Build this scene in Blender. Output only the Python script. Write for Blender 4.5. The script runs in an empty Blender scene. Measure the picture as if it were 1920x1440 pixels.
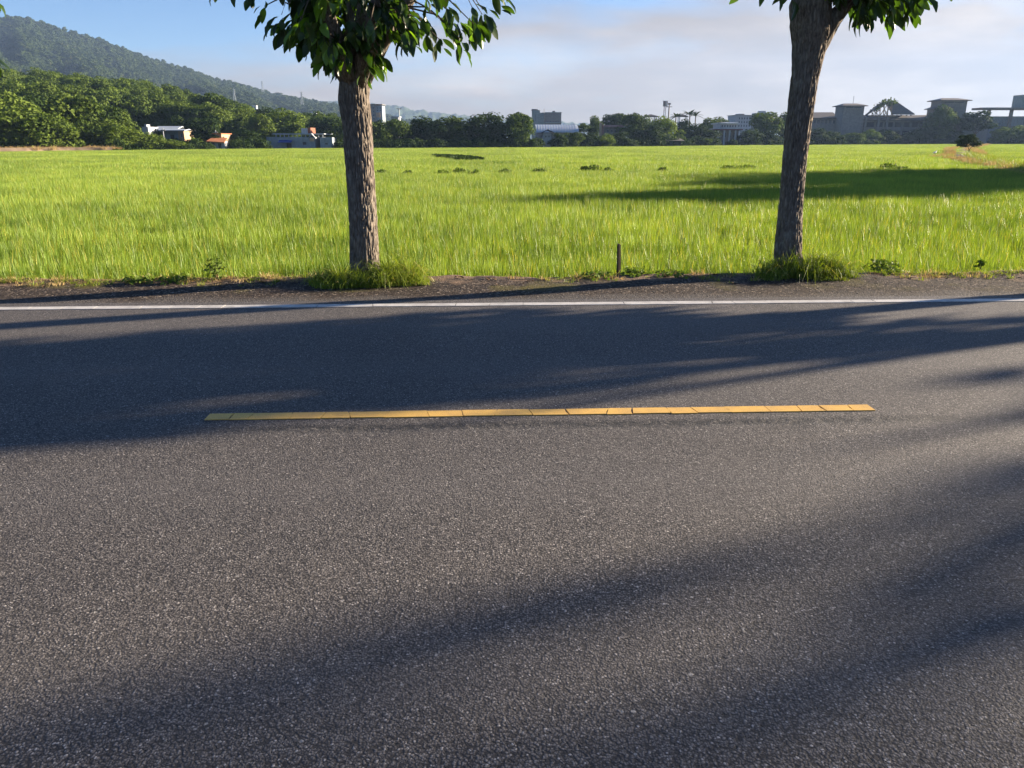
import bpy, math, random
import numpy as np
from mathutils import Vector, Matrix, noise as mnoise

# ------------------------------------------------------------------ camera, sky, sun, exposure
sc = bpy.context.scene
COL = sc.collection
R = math.radians
FPX, PITCH, CAMH = 1450.0, R(17.53), 1.6
CP, SP = math.cos(PITCH), math.sin(PITCH)
AZ, EL = R(19.5), R(14.0)           # sun: to the right and a little beyond the road

cam = bpy.data.cameras.new('camera')
cam.sensor_fit = 'HORIZONTAL'; cam.sensor_width = 36.0; cam.lens = 36.0 * FPX / 1920.0
cam.clip_start = 0.05; cam.clip_end = 9000.0
camo = bpy.data.objects.new('camera', cam); COL.objects.link(camo)
camo.location = (0, 0, CAMH); camo.rotation_euler = (math.pi / 2 - PITCH, 0, 0)
sc.camera = camo

world = bpy.data.worlds.new('World'); sc.world = world; world.use_nodes = True

sund = bpy.data.lights.new('sun', 'SUN')
sund.energy = 5.0; sund.angle = R(0.8); sund.color = (1.0, 0.84, 0.64)
suno = bpy.data.objects.new('sun', sund); COL.objects.link(suno)
sdir = Vector((math.cos(AZ) * math.cos(EL), math.sin(AZ) * math.cos(EL), math.sin(EL)))
suno.rotation_euler = sdir.to_track_quat('Z', 'Y').to_euler()
suno.location = (60, 20, 60)

sc.view_settings.view_transform = 'Standard'; sc.view_settings.look = 'None'
sc.view_settings.gamma = 1.0; sc.view_settings.use_curve_mapping = False
sc.view_settings.exposure = 2.25
cy = sc.cycles if hasattr(sc, 'cycles') else None
sc.render.engine = 'CYCLES'
sc.cycles.max_bounces = 6; sc.cycles.diffuse_bounces = 3; sc.cycles.glossy_bounces = 2
sc.cycles.transmission_bounces = 4; sc.cycles.volume_bounces = 0; sc.cycles.transparent_max_bounces = 4
sc.cycles.use_denoising = True; sc.cycles.use_adaptive_sampling = False

HAZE_DENSITY = 0.00013

# ------------------------------------------------------------------ helpers
RNG = np.random.default_rng(7)
random.seed(7)

def ray(u, v):
    xu = (u - 960.0) / FPX; yv = (v - 720.0) / FPX
    return xu, CP - yv * SP, SP + yv * CP

def gpt(u, v, z=0.0):
    a, f, d = ray(u, v); s = (CAMH - z) / d
    return (a * s, f * s)

def at(u, v, Y):
    a, f, d = ray(u, v); s = Y / f
    return (a * s, Y, CAMH - d * s)

def mppx(v, Y):
    return Y / ray(960, v)[1] / FPX

class N:
    """small node-tree helper"""
    def __init__(s, tree):
        s.t = tree; s.n = tree.nodes; s.l = tree.links
        s.n.clear()
    def add(s, typ, **kw):
        nd = s.n.new(typ)
        for k, v in kw.items():
            if k == 'inp':
                for i, val in v.items():
                    sock = nd.inputs[i]
                    if isinstance(val, bpy.types.NodeSocket): s.l.new(val, sock)
                    else: sock.default_value = val
            else: setattr(nd, k, v)
        return nd
    def math(s, op, a, b=0.0, c=None, clamp=False):
        nd = s.n.new('ShaderNodeMath'); nd.operation = op; nd.use_clamp = clamp
        for i, val in enumerate((a, b) if c is None else (a, b, c)):
            if isinstance(val, bpy.types.NodeSocket): s.l.new(val, nd.inputs[i])
            else: nd.inputs[i].default_value = val
        return nd.outputs[0]
    def mix(s, fac, a, b, blend='MIX'):
        nd = s.n.new('ShaderNodeMix'); nd.data_type = 'RGBA'; nd.blend_type = blend
        for i, val in ((0, fac), (6, a), (7, b)):
            if isinstance(val, bpy.types.NodeSocket): s.l.new(val, nd.inputs[i])
            elif i == 0: nd.inputs[0].default_value = val
            else: nd.inputs[i].default_value = tuple(val) + ((1.0,) if len(val) == 3 else ())
        return nd.outputs[2]
    def ramp(s, fac, stops):
        nd = s.n.new('ShaderNodeValToRGB'); cr = nd.color_ramp
        while len(cr.elements) < len(stops): cr.elements.new(0.5)
        for e, (p, c) in zip(cr.elements, stops):
            e.position = p; e.color = (c, c, c, 1) if isinstance(c, (int, float)) else tuple(c) + (1,)
        s.l.new(fac, nd.inputs[0]); return nd.outputs[0]
    def noise(s, vec, scale, detail=3.0, rough=0.55, dist=0.0):
        nd = s.add('ShaderNodeTexNoise', inp={'Scale': scale, 'Detail': detail, 'Roughness': rough, 'Distortion': dist})
        if vec is not None: s.l.new(vec, nd.inputs['Vector'])
        return nd.outputs['Fac']
    def scalev(s, vec, sx, sy, sz):
        nd = s.n.new('ShaderNodeVectorMath'); nd.operation = 'MULTIPLY'
        s.l.new(vec, nd.inputs[0]); nd.inputs[1].default_value = (sx, sy, sz); return nd.outputs[0]
    def pos(s):
        return s.add('ShaderNodeNewGeometry').outputs['Position']

def new_mat(name):
    m = bpy.data.materials.new(name); m.use_nodes = True
    return m, N(m.node_tree)

def finish(n, shader):
    o = n.add('ShaderNodeOutputMaterial'); n.l.new(shader, o.inputs['Surface'])

def bsdf(n, color, rough=0.8, spec=0.3, normal=None):
    b = n.add('ShaderNodeBsdfPrincipled', inp={'Roughness': rough, 'Specular IOR Level': spec})
    if isinstance(color, bpy.types.NodeSocket): n.l.new(color, b.inputs['Base Color'])
    else: b.inputs['Base Color'].default_value = tuple(color) + (1,)
    if normal is not None: n.l.new(normal, b.inputs['Normal'])
    return b.outputs[0]

def bump(n, h, strength=0.5, dist=0.01):
    b = n.add('ShaderNodeBump', inp={'Strength': strength, 'Distance': dist}); n.l.new(h, b.inputs['Height'])
    return b.outputs[0]

def plain_mat(name, col, rough=0.8, spec=0.2, var=0.15, scale=1.5, streak=True):
    """painted or plastered surface: blotches, rain streaks, faint relief"""
    m, n = new_mat(name)
    p = n.pos()
    a = n.noise(p, scale, 5.0, 0.6)
    v = n.noise(n.scalev(p, 3.0, 3.0, 0.25), 1.2, 3.0) if streak else a
    f = n.math('ADD', n.math('MULTIPLY', a, 0.6), n.math('MULTIPLY', v, 0.4))
    f = n.ramp(f, [(0.3, 0.0), (0.7, 1.0)])
    dark = [c * (1 - 2 * var) for c in col]; lite = [min(1, c * (1 + var)) for c in col]
    finish(n, bsdf(n, n.mix(f, dark, lite), rough, spec))
    return m

def foliage_mat(name, dark, light, warm=None, transl=0.3, rough=0.5, spec=0.35, wscale=0.25, tl=None):
    m, n = new_mat(name)
    va = n.add('ShaderNodeAttribute', attribute_name='var').outputs['Fac']
    orr = n.add('ShaderNodeObjectInfo').outputs['Random']
    wn = n.noise(n.pos(), wscale, 3.0)
    f = n.math('ADD', n.math('MULTIPLY', va, 0.5), n.math('ADD', n.math('MULTIPLY', orr, 0.3), n.math('MULTIPLY_ADD', wn, 0.9, -0.35)), clamp=True)
    c = n.mix(f, dark, light)
    if warm is not None:
        k = n.ramp(va, [(0.93, 0.0), (0.97, 1.0)])
        c = n.mix(k, c, warm)
    s1 = bsdf(n, c, rough, spec)
    tr = n.add('ShaderNodeBsdfTranslucent')
    if tl is None: tl = (1.15, 1.25, 0.55)
    n.l.new(n.mix(1.0, c, tl, 'MULTIPLY'), tr.inputs['Color'])
    mx = n.add('ShaderNodeMixShader', inp={0: transl}); n.l.new(s1, mx.inputs[1]); n.l.new(tr.outputs[0], mx.inputs[2])
    finish(n, mx.outputs[0])
    return m

def mesh_np(name, V, faces, mat=None, var=None, smooth=False):
    """faces: list of int arrays (n,k)"""
    V = np.asarray(V, dtype=np.float32).reshape(-1, 3)
    me = bpy.data.meshes.new(name)
    faces = [np.asarray(f, dtype=np.int32) for f in faces if len(f)]
    nl = sum(f.size for f in faces); npoly = sum(len(f) for f in faces)
    me.vertices.add(len(V)); me.vertices.foreach_set('co', V.ravel())
    me.loops.add(nl); me.polygons.add(npoly)
    me.loops.foreach_set('vertex_index', np.concatenate([f.ravel() for f in faces]))
    tot = np.concatenate([np.full(len(f), f.shape[1], dtype=np.int32) for f in faces])
    st = np.concatenate([[0], np.cumsum(tot)[:-1]]).astype(np.int32)
    me.polygons.foreach_set('loop_start', st); me.polygons.foreach_set('loop_total', tot)
    me.polygons.foreach_set('use_smooth', np.full(npoly, bool(smooth)))
    if var is not None:
        a = me.attributes.new('var', 'FLOAT', 'POINT'); a.data.foreach_set('value', np.asarray(var, dtype=np.float32))
    me.update(calc_edges=True)
    if mat is not None: me.materials.append(mat)
    return me

def link(name, me, parent=None, loc=None, kind=None, label=None, cat=None, group=None):
    o = bpy.data.objects.new(name, me); COL.objects.link(o)
    if parent is not None: o.parent = parent
    if loc is not None: o.location = loc
    tag(o, label, cat, group, kind)
    return o

def tag(o, label=None, cat=None, group=None, kind=None):
    if label: o['label'] = label
    if cat: o['category'] = cat
    if group: o['group'] = group
    if kind: o['kind'] = kind
    return o

def thing(name, label, cat, loc=(0, 0, 0), rz=0.0, group=None):
    o = bpy.data.objects.new(name, None); COL.objects.link(o)
    o.empty_display_size = 0.2; o.location = loc; o.rotation_euler = (0, 0, rz)
    return tag(o, label, cat, group)

BOXF = np.array([[0, 3, 2, 1], [4, 5, 6, 7], [0, 1, 5, 4], [1, 2, 6, 5], [2, 3, 7, 6], [3, 0, 4, 7]])
def box_v(x0, x1, y0, y1, z0, z1):
    return np.array([[x0, y0, z0], [x1, y0, z0], [x1, y1, z0], [x0, y1, z0], [x0, y0, z1], [x1, y0, z1], [x1, y1, z1], [x0, y1, z1]], dtype=np.float32)

class MB:
    """collects geometry for one mesh"""
    def __init__(s): s.V = []; s.F = {}; s.n = 0
    def add(s, V, F):
        V = np.asarray(V, dtype=np.float32).reshape(-1, 3)
        F = np.asarray(F, dtype=np.int32)
        s.F.setdefault(F.shape[1], []).append(F + s.n); s.V.append(V); s.n += len(V); return s
    def box(s, *a): return s.add(box_v(*a), BOXF)
    def tube(s, pts, rad, seg=6, cap=True):
        pts = [Vector(p) for p in pts]; k = len(pts)
        if not hasattr(rad, '__len__'): rad = [rad] * k
        V = []; ref = Vector((0.13, 0.21, 1)).normalized()
        for i, p in enumerate(pts):
            d = (pts[min(i + 1, k - 1)] - pts[max(i - 1, 0)]).normalized()
            if abs(d.dot(ref)) > 0.97: ref = Vector((1, 0.1, 0)).normalized()
            a = d.cross(ref).normalized(); b = d.cross(a)
            for j in range(seg):
                t = 2 * math.pi * j / seg
                V.append(p + (a * math.cos(t) + b * math.sin(t)) * rad[i])
        F = [[i * seg + j, i * seg + (j + 1) % seg, (i + 1) * seg + (j + 1) % seg, (i + 1) * seg + j] for i in range(k - 1) for j in range(seg)]
        s.add([tuple(v) for v in V], F)
        if cap:
            base = s.n - len(V)
            s.F.setdefault(seg, []).append(np.array([[base + j for j in range(seg)][::-1], [base + (k - 1) * seg + j for j in range(seg)]], dtype=np.int32))
        return s
    def build(s, name, mat, parent=None, smooth=False, **kw):
        me = mesh_np(name, np.concatenate(s.V), [np.concatenate(f) for f in s.F.values()], mat, smooth=smooth)
        return link(name, me, parent, **kw)

def smooth01(t):
    t = np.clip(t, 0, 1); return t * t * (3 - 2 * t)

def gn_scatter(name, pts, sources, rot, scl, idx, label, cat=None, tilt=None):
    """ONE object of uncountable stuff: copies of the source meshes on the given points"""
    me = bpy.data.meshes.new(name); n_ = len(pts)
    me.vertices.add(n_); me.vertices.foreach_set('co', np.asarray(pts, dtype=np.float32).ravel())
    a = me.attributes.new('rz', 'FLOAT', 'POINT'); a.data.foreach_set('value', np.asarray(rot, dtype=np.float32))
    a = me.attributes.new('sc', 'FLOAT_VECTOR', 'POINT'); a.data.foreach_set('vector', np.asarray(scl, dtype=np.float32).ravel())
    a = me.attributes.new('ix', 'INT', 'POINT'); a.data.foreach_set('value', np.asarray(idx, dtype=np.int32))
    o = link(name, me, kind='stuff', label=label, cat=cat)
    ng = bpy.data.node_groups.new(name, 'GeometryNodeTree')
    ng.interface.new_socket('Geometry', in_out='INPUT', socket_type='NodeSocketGeometry')
    ng.interface.new_socket('Geometry', in_out='OUTPUT', socket_type='NodeSocketGeometry')
    nd, lk = ng.nodes, ng.links
    gi = nd.new('NodeGroupInput'); go = nd.new('NodeGroupOutput')
    mp = nd.new('GeometryNodeMeshToPoints'); lk.new(gi.outputs[0], mp.inputs['Mesh'])
    jn = nd.new('GeometryNodeJoinGeometry')
    def attr(nm, dt):
        k = nd.new('GeometryNodeInputNamedAttribute'); k.data_type = dt; k.inputs['Name'].default_value = nm
        return [s for s in k.outputs if s.enabled and s.name == 'Attribute'][0]
    ix = attr('ix', 'INT')
    cx = nd.new('ShaderNodeCombineXYZ'); lk.new(attr('rz', 'FLOAT'), cx.inputs[2])
    er = nd.new('FunctionNodeEulerToRotation'); lk.new(cx.outputs[0], er.inputs[0])
    sv = attr('sc', 'FLOAT_VECTOR')
    for i, sme in enumerate(sources):
        so = bpy.data.objects.new(name + '_source', sme)
        oi = nd.new('GeometryNodeObjectInfo'); oi.inputs['Object'].default_value = so; oi.inputs['As Instance'].default_value = True
        cmp_ = nd.new('FunctionNodeCompare'); cmp_.data_type = 'INT'; cmp_.operation = 'EQUAL'
        ia = [s for s in cmp_.inputs if s.enabled and s.type == 'INT']
        lk.new(ix, ia[0]); ia[1].default_value = i
        ip = nd.new('GeometryNodeInstanceOnPoints')
        lk.new(mp.outputs[0], ip.inputs['Points']); lk.new(cmp_.outputs[0], ip.inputs['Selection'])
        lk.new(oi.outputs['Geometry'], ip.inputs['Instance']); lk.new(er.outputs[0], ip.inputs['Rotation']); lk.new(sv, ip.inputs['Scale'])
        lk.new(ip.outputs[0], jn.inputs[0])
    lk.new(jn.outputs[0], go.inputs[0])
    md = o.modifiers.new('scatter', 'NODES'); md.node_group = ng
    return o

def in_poly(x, y, poly):
    x = np.asarray(x); y = np.asarray(y); ins = np.zeros(x.shape, dtype=bool); k = len(poly)
    for i in range(k):
        x0, y0 = poly[i]; x1, y1 = poly[(i + 1) % k]
        c = ((y0 > y) != (y1 > y)) & (x < (x1 - x0) * (y - y0) / (y1 - y0 + 1e-12) + x0)
        ins ^= c
    return ins

# ------------------------------------------------------------------ sky
n = N(world.node_tree)
sky = n.add('ShaderNodeTexSky', sky_type='NISHITA', sun_disc=False, sun_elevation=EL, sun_rotation=math.pi / 2 - AZ,
            altitude=20.0, air_density=1.0, dust_density=0.35, ozone_density=2.5)
tc = n.add('ShaderNodeTexCoord').outputs['Generated']
sep = n.add('ShaderNodeSeparateXYZ'); n.l.new(tc, sep.inputs[0])
zz = sep.outputs[2]
toward = n.math('ADD', n.math('MULTIPLY', sep.outputs[0], math.cos(AZ)), n.math('MULTIPLY', sep.outputs[1], math.sin(AZ)))
# thin layered cloud, thicker low down and on the sunward half of the sky
cv = n.scalev(tc, 1.0, 1.0, 6.0)
c1 = n.noise(cv, 2.3, 4.0, 0.5, 0.2)
c2 = n.noise(n.scalev(tc, 1.0, 1.0, 3.0), 7.0, 7.0, 0.6, 0.4)
bias = n.math('ADD', n.math('MULTIPLY', toward, 0.40), n.math('MULTIPLY_ADD', zz, -3.0, 0.21))
cm = n.math('ADD', n.math('ADD', n.math('MULTIPLY_ADD', c1, 0.85, -0.08), n.math('MULTIPLY_ADD', c2, 0.20, 0.07)), bias)
cmask = n.ramp(cm, [(0.42, 0.0), (0.66, 0.95)])
shade = n.ramp(n.noise(n.scalev(tc, 1.0, 1.0, 4.0), 3.6, 5.0, 0.55), [(0.32, (1.35, 1.08, 0.88)), (0.50, (1.95, 1.52, 1.18)), (0.70, (3.2, 2.6, 2.05))])
skyc = n.mix(1.0, sky.outputs[0], (0.405, 0.54, 0.775), 'MULTIPLY')
bg = n.add('ShaderNodeBackground', inp={'Strength': 0.05})
n.l.new(n.mix(cmask, skyc, shade), bg.inputs['Color'])
wo = n.add('ShaderNodeOutputWorld'); n.l.new(bg.outputs[0], wo.inputs['Surface'])

# ------------------------------------------------------------------ ground and road
RA = R(2.4); CR, SR = math.cos(RA), math.sin(RA)
def rd(s, d, z=0.0):
    return (s * CR - d * SR, s * SR + d * CR, z)

PADDY = -0.55

m_mud, n = new_mat('paddy_mud')
p = n.pos(); f = n.noise(p, 1.7, 5.0)
finish(n, bsdf(n, n.mix(f, (0.035, 0.04, 0.014), (0.07, 0.062, 0.028)), 0.8, 0.3, bump(n, n.noise(p, 9.0, 4.0), 0.6, 0.05)))
G = 3300.0
ground = link('ground', mesh_np('ground', [[-G, -400, PADDY], [G, -400, PADDY], [G, 3400, PADDY], [-G, 3400, PADDY]], [[[0, 1, 2, 3]]], m_mud), kind='structure')

def asphalt_nodes(n, p):
    dn = n.add('ShaderNodeVectorMath', operation='DOT_PRODUCT'); n.l.new(p, dn.inputs[0]); dn.inputs[1].default_value = (-SR, CR, 0)
    d = dn.outputs['Value']
    wob = n.add('ShaderNodeVectorMath', operation='ADD'); n.l.new(p, wob.inputs[0])
    nz = n.add('ShaderNodeTexNoise', inp={'Scale': 60.0, 'Detail': 2.0}); n.l.new(p, nz.inputs['Vector'])
    sc_ = n.scalev(nz.outputs['Color'], 0.012, 0.012, 0.0); n.l.new(sc_, wob.inputs[1])
    vo = n.add('ShaderNodeTexVoronoi', feature='F1', inp={'Scale': 128.0, 'Randomness': 1.0}); n.l.new(wob.outputs[0], vo.inputs['Vector'])
    v2 = n.add('ShaderNodeTexVoronoi', feature='F1', inp={'Scale': 42.0, 'Randomness': 1.0}); n.l.new(wob.outputs[0], v2.inputs['Vector'])
    s1 = n.add('ShaderNodeSeparateColor'); n.l.new(vo.outputs['Color'], s1.inputs[0])
    s2 = n.add('ShaderNodeSeparateColor'); n.l.new(v2.outputs['Color'], s2.inputs[0])
    big = n.noise(p, 0.55, 4.0, 0.6)
    mid = n.noise(p, 5.0, 4.0, 0.65)
    # stones: mostly grey, some brownish, a few pale
    stone = n.ramp(s1.outputs[0], [(0.0, (0.050, 0.045, 0.042)), (0.45, (0.125, 0.112, 0.102)), (0.8, (0.18, 0.16, 0.145)), (0.95, (0.25, 0.225, 0.20)), (0.99, (0.46, 0.42, 0.38))])
    bind = (0.028, 0.025, 0.023)
    gap = n.ramp(vo.outputs['Distance'], [(0.38, 0.0), (0.66, 1.0)])
    c = n.mix(gap, stone, bind)
    pale = n.math('MULTIPLY', n.ramp(s2.outputs[1], [(0.972, 0.0), (0.98, 1.0)]), n.ramp(v2.outputs['Distance'], [(0.18, 1.0), (0.30, 0.0)]))
    c = n.mix(n.math('MULTIPLY', pale, 0.8), c, (0.40, 0.38, 0.35))
    c = n.mix(n.ramp(big, [(0.3, 0.28), (0.7, 0.0)]), c, (0.045, 0.041, 0.040))
    c = n.mix(n.math('MULTIPLY', n.ramp(mid, [(0.45, 0.0), (0.8, 1.0)]), 0.25), c, (0.11, 0.095, 0.08))
    # rough longitudinal seam beside the centre line
    sd = n.math('ABSOLUTE', n.math('SUBTRACT', d, n.math('MULTIPLY_ADD', n.noise(p, 1.1, 3.0), 0.10, 4.205)))
    seam = n.math('MULTIPLY', n.ramp(sd, [(0.02, 1.0), (0.085, 0.0)]), n.ramp(n.noise(p, 14.0, 4.0, 0.7), [(0.34, 0.0), (0.56, 1.0)]))
    sn = n.add('ShaderNodeVectorMath', operation='DOT_PRODUCT'); n.l.new(p, sn.inputs[0]); sn.inputs[1].default_value = (CR, SR, 0)
    seam = n.math('MULTIPLY', seam, n.ramp(n.math('MULTIPLY_ADD', n.math('ABSOLUTE', n.math('SUBTRACT', sn.outputs['Value'], 0.7)), 0.2, 0.0), [(0.32, 1.0), (0.52, 0.15)]))
    c = n.mix(n.math('MULTIPLY', seam, 0.85), c, (0.012, 0.012, 0.012))
    # polished wheel tracks, tar spots and old stains
    for wd in (2.05, 3.45, 5.45, 6.85):
        tr = n.ramp(n.math('ABSOLUTE', n.math('SUBTRACT', d, wd)), [(0.05, 1.0), (0.42, 0.0)])
        c = n.mix(n.math('MULTIPLY', tr, 0.16), c, (0.13, 0.12, 0.112))
    st = n.ramp(n.noise(p, 1.9, 6.0, 0.7, 0.6), [(0.57, 0.0), (0.72, 1.0)])
    c = n.mix(n.math('MULTIPLY', st, 0.32), c, (0.035, 0.032, 0.032))
    ds = n.add('ShaderNodeTexVoronoi', feature='F1', inp={'Scale': 2.3, 'Randomness': 1.0}); n.l.new(wob.outputs[0], ds.inputs['Vector'])
    dsc = n.add('ShaderNodeSeparateColor'); n.l.new(ds.outputs['Color'], dsc.inputs[0])
    spot = n.math('MULTIPLY', n.ramp(dsc.outputs[0], [(0.80, 0.0), (0.82, 1.0)]), n.ramp(n.math('ADD', ds.outputs['Distance'], n.math('MULTIPLY', n.noise(p, 40.0, 3.0), 0.10)), [(0.07, 1.0), (0.11, 0.0)]))
    c = n.mix(n.math('MULTIPLY', spot, 0.75), c, (0.016, 0.015, 0.015))
    pit = n.ramp(n.noise(p, 46.0, 3.0, 0.6), [(0.325, 0.0), (0.385, 1.0)])
    c = n.mix(n.math('MULTIPLY', n.math('SUBTRACT', 1.0, pit), 0.7), c, (0.014, 0.013, 0.013))
    h = n.math('SUBTRACT', 1.0, vo.outputs['Distance'])
    h = n.math('ADD', n.math('MULTIPLY', h, 0.8), n.math('MULTIPLY', s1.outputs[1], 0.5))
    h = n.math('ADD', h, n.math('MULTIPLY', pit, 1.0))
    h = n.math('SUBTRACT', h, n.math('MULTIPLY', seam, 2.0))
    return c, h, d, big

m_asph, n = new_mat('asphalt')
p = n.pos(); c, h, d, big = asphalt_nodes(n, p)
finish(n, bsdf(n, c, 0.72, 0.32, bump(n, h, 0.8, 0.0030)))

def strip(name, s0, s1, d0, d1, z, mat, parent=None, kind=None, side=0.0, ns=1):
    b = MB()
    V = [rd(s0, d0, z), rd(s1, d0, z), rd(s1, d1, z), rd(s0, d1, z)]
    if side:
        V += [rd(s0, d0, z - side), rd(s1, d0, z - side), rd(s1, d1, z - side), rd(s0, d1, z - side)]
        b.add(V, [[0, 1, 2, 3], [4, 5, 1, 0], [5, 6, 2, 1], [6, 7, 3, 2], [7, 4, 0, 3]])
    else: b.add(V, [[0, 1, 2, 3]])
    return b.build(name, mat, parent, kind=kind)

road = strip('road', -600, 600, -2.2, 8.0, 0.0, m_asph, kind='structure', side=0.6)

def paint_mat(name, col, dirt):
    m, n = new_mat(name)
    p = n.pos()
    sp = n.ramp(n.noise(p, 190.0, 3.0, 0.65), [(0.36, 1.0), (0.47, 0.0)])
    st = n.ramp(n.noise(p, 6.0, 5.0, 0.65), [(0.38, 0.0), (0.72, 0.75)])
    c = n.mix(st, col, dirt)
    c = n.mix(n.math('MULTIPLY', sp, 0.55), c, (0.05, 0.045, 0.04))
    finish(n, bsdf(n, c, 0.6, 0.3, bump(n, n.noise(p, 120.0, 3.0), 0.5, 0.002)))
    return m
m_yel = paint_mat('yellow_road_paint', (0.70, 0.42, 0.095), (0.46, 0.28, 0.09))
m_wht = paint_mat('white_road_paint', (0.54, 0.52, 0.49), (0.26, 0.245, 0.225))

def painted_line(name, s0, s1, d0, d1, mat, lo, hi, seed):
    """thermoplastic line broken crosswise by hairline cracks"""
    r = random.Random(seed); b = MB(); s = s0; sk = 0.0; th = 0.006
    while s < s1 - 0.02:
        e = min(s1, s + r.uniform(lo, hi))
        if s1 - e < lo * 0.6: e = s1
        last = e >= s1
        sk2 = 0.0 if last else r.uniform(-0.014, 0.014)
        g = 0.0 if last else r.uniform(0.002, 0.008)
        e0 = d0 + r.uniform(-0.005, 0.005); e1 = d1 + r.uniform(-0.005, 0.005)
        mid = r.uniform(-0.008, 0.008)
        dm = (e0 + e1) / 2
        P = [(s - sk, e0), (e - sk2 - g, e0), (e + mid * (not last) - g, dm), (e + sk2 - g, e1), (s + sk, e1)]
        V = [rd(a, b_, th) for a, b_ in P] + [rd(a, b_, 0.001) for a, b_ in P]
        F4 = [[5 + i, 5 + (i + 1) % 5, (i + 1) % 5, i] for i in range(5)]
        b.add(V, F4); b.F.setdefault(5, []).append(np.array([[0, 1, 2, 3, 4]]) + b.n - 10)
        s, sk = e, sk2
    return b.build(name, mat, road)
painted_line('centre_line_dash', -1.655, 2.435, 4.415, 4.518, m_yel, 0.11, 0.27, 3)
painted_line('centre_line_dash', 8.4, 12.45, 4.415, 4.518, m_yel, 0.11, 0.27, 4)
painted_line('centre_line_dash', -11.7, -7.6, 4.415, 4.518, m_yel, 0.11, 0.27, 5)
painted_line('edge_line', -40, 40, 7.682, 7.812, m_wht, 0.2, 0.6, 6)
painted_line('edge_line', -40, 40, 1.06, 1.21, m_wht, 0.25, 0.8, 8)

# verge between the white line and the paddy: worn asphalt, then grit, then soil, then the drop to the paddy
def edge_d(s):
    return 9.36 + 0.006 * s + 0.05 * mnoise.noise(Vector((s * 0.45, 3.1, 0))) + 0.03 * mnoise.noise(Vector((s * 2.3, 7.7, 0)))
def verge_z(s, d):
    e = edge_d(s)
    t = min(1.0, max(0.0, (d - 8.35) / max(0.2, e - 8.35)))
    z = -0.012 * (1 - t) + 0.045 * t * (0.6 + 0.9 * mnoise.noise(Vector((s * 0.6, d * 1.2, 1.0)))) 
    z += t * 0.018 * mnoise.noise(Vector((s * 5.0, d * 5.0, 2.0))) + 0.006 * t * mnoise.noise(Vector((s * 22, d * 22, 5)))
    return z
m_verge, n = new_mat('verge_soil')
p = n.pos(); c, h, d, big = asphalt_nodes(n, p)
e1 = n.math('MULTIPLY_ADD', n.noise(p, 1.3, 4.0, 0.6), 0.9, -0.45)
grit_f = n.ramp(n.math('ADD', d, e1), [(0.0, 0.0), (1.0, 1.0)])
tt = n.math('ADD', n.math('SUBTRACT', d, 8.12), e1)
grit_f = n.ramp(tt, [(0.0, 0.0), (0.25, 1.0)])
gv = n.add('ShaderNodeTexVoronoi', feature='F1', inp={'Scale': 55.0}); n.l.new(p, gv.inputs['Vector'])
gs = n.add('ShaderNodeSeparateColor'); n.l.new(gv.outputs['Color'], gs.inputs[0])
grit = n.ramp(gs.outputs[0], [(0.0, (0.014, 0.011, 0.009)), (0.6, (0.046, 0.035, 0.028)), (0.9, (0.09, 0.07, 0.053)), (0.98, (0.26, 0.21, 0.165))])
soil_f = n.ramp(n.math('ADD', n.math('SUBTRACT', d, 8.93), n.math('MULTIPLY_ADD', n.noise(p, 2.1, 5.0, 0.65), 1.5, -0.82)), [(0.0, 0.0), (0.22, 1.0)])
soil = n.mix(n.noise(p, 8.0, 5.0, 0.7), (0.075, 0.052, 0.037), (0.27, 0.185, 0.125))
moss_f = n.math('MULTIPLY', n.ramp(n.noise(p, 0.9, 4.0, 0.6), [(0.52, 0.0), (0.64, 1.0)]), n.ramp(tt, [(0.25, 0.0), (0.5, 1.0)]))
moss = n.mix(n.noise(p, 30.0, 3.0), (0.05, 0.055, 0.012), (0.16, 0.13, 0.03))
cc = n.mix(grit_f, c, grit); cc = n.mix(soil_f, cc, soil); cc = n.mix(n.math('MULTIPLY', moss_f, 0.7), cc, moss)
hh = n.math('ADD', n.math('MULTIPLY', n.math('SUBTRACT', 1.0, gv.outputs['Distance']), 1.2), n.math('MULTIPLY', n.noise(p, 25.0, 5.0, 0.7), 3.0))
finish(n, bsdf(n, cc, 0.9, 0.15, bump(n, hh, 0.9, 0.008)))
ss = np.concatenate([np.arange(-60, -14, 0.6), np.arange(-14, 14, 0.06), np.arange(14, 60.1, 0.6)])
rows = 30; VV = []; FF = []
for s in ss:
    e = edge_d(s)
    for j in range(rows):
        dd = 7.99 + (e - 7.99) * j / (rows - 1)
        VV.append(rd(s, dd, verge_z(s, dd) if j > 1 else -0.004 - 0.004 * (1 - j)))
    VV.append(rd(s, e + 0.04, verge_z(s, e) - 0.05)); VV.append(rd(s, e + 0.12, PADDY - 0.05))
rr = rows + 2
for i in range(len(ss) - 1):
    for j in range(rr - 1):
        FF.append([i * rr + j, (i + 1) * rr + j, (i + 1) * rr + j + 1, i * rr + j + 1])
verge = link('verge', mesh_np('verge', VV, [FF], m_verge, smooth=True), kind='structure')
strip('verge_behind', -600, 600, -7.5, -2.2, -0.02, m_verge, kind='structure', side=0.6)
strip('verge_far_end', 60, 600, 8.0, 9.7, -0.01, m_verge, kind='structure', side=0.6)
strip('verge_near_end', -600, -60, 8.0, 9.0, -0.01, m_verge, kind='structure', side=0.6)

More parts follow.
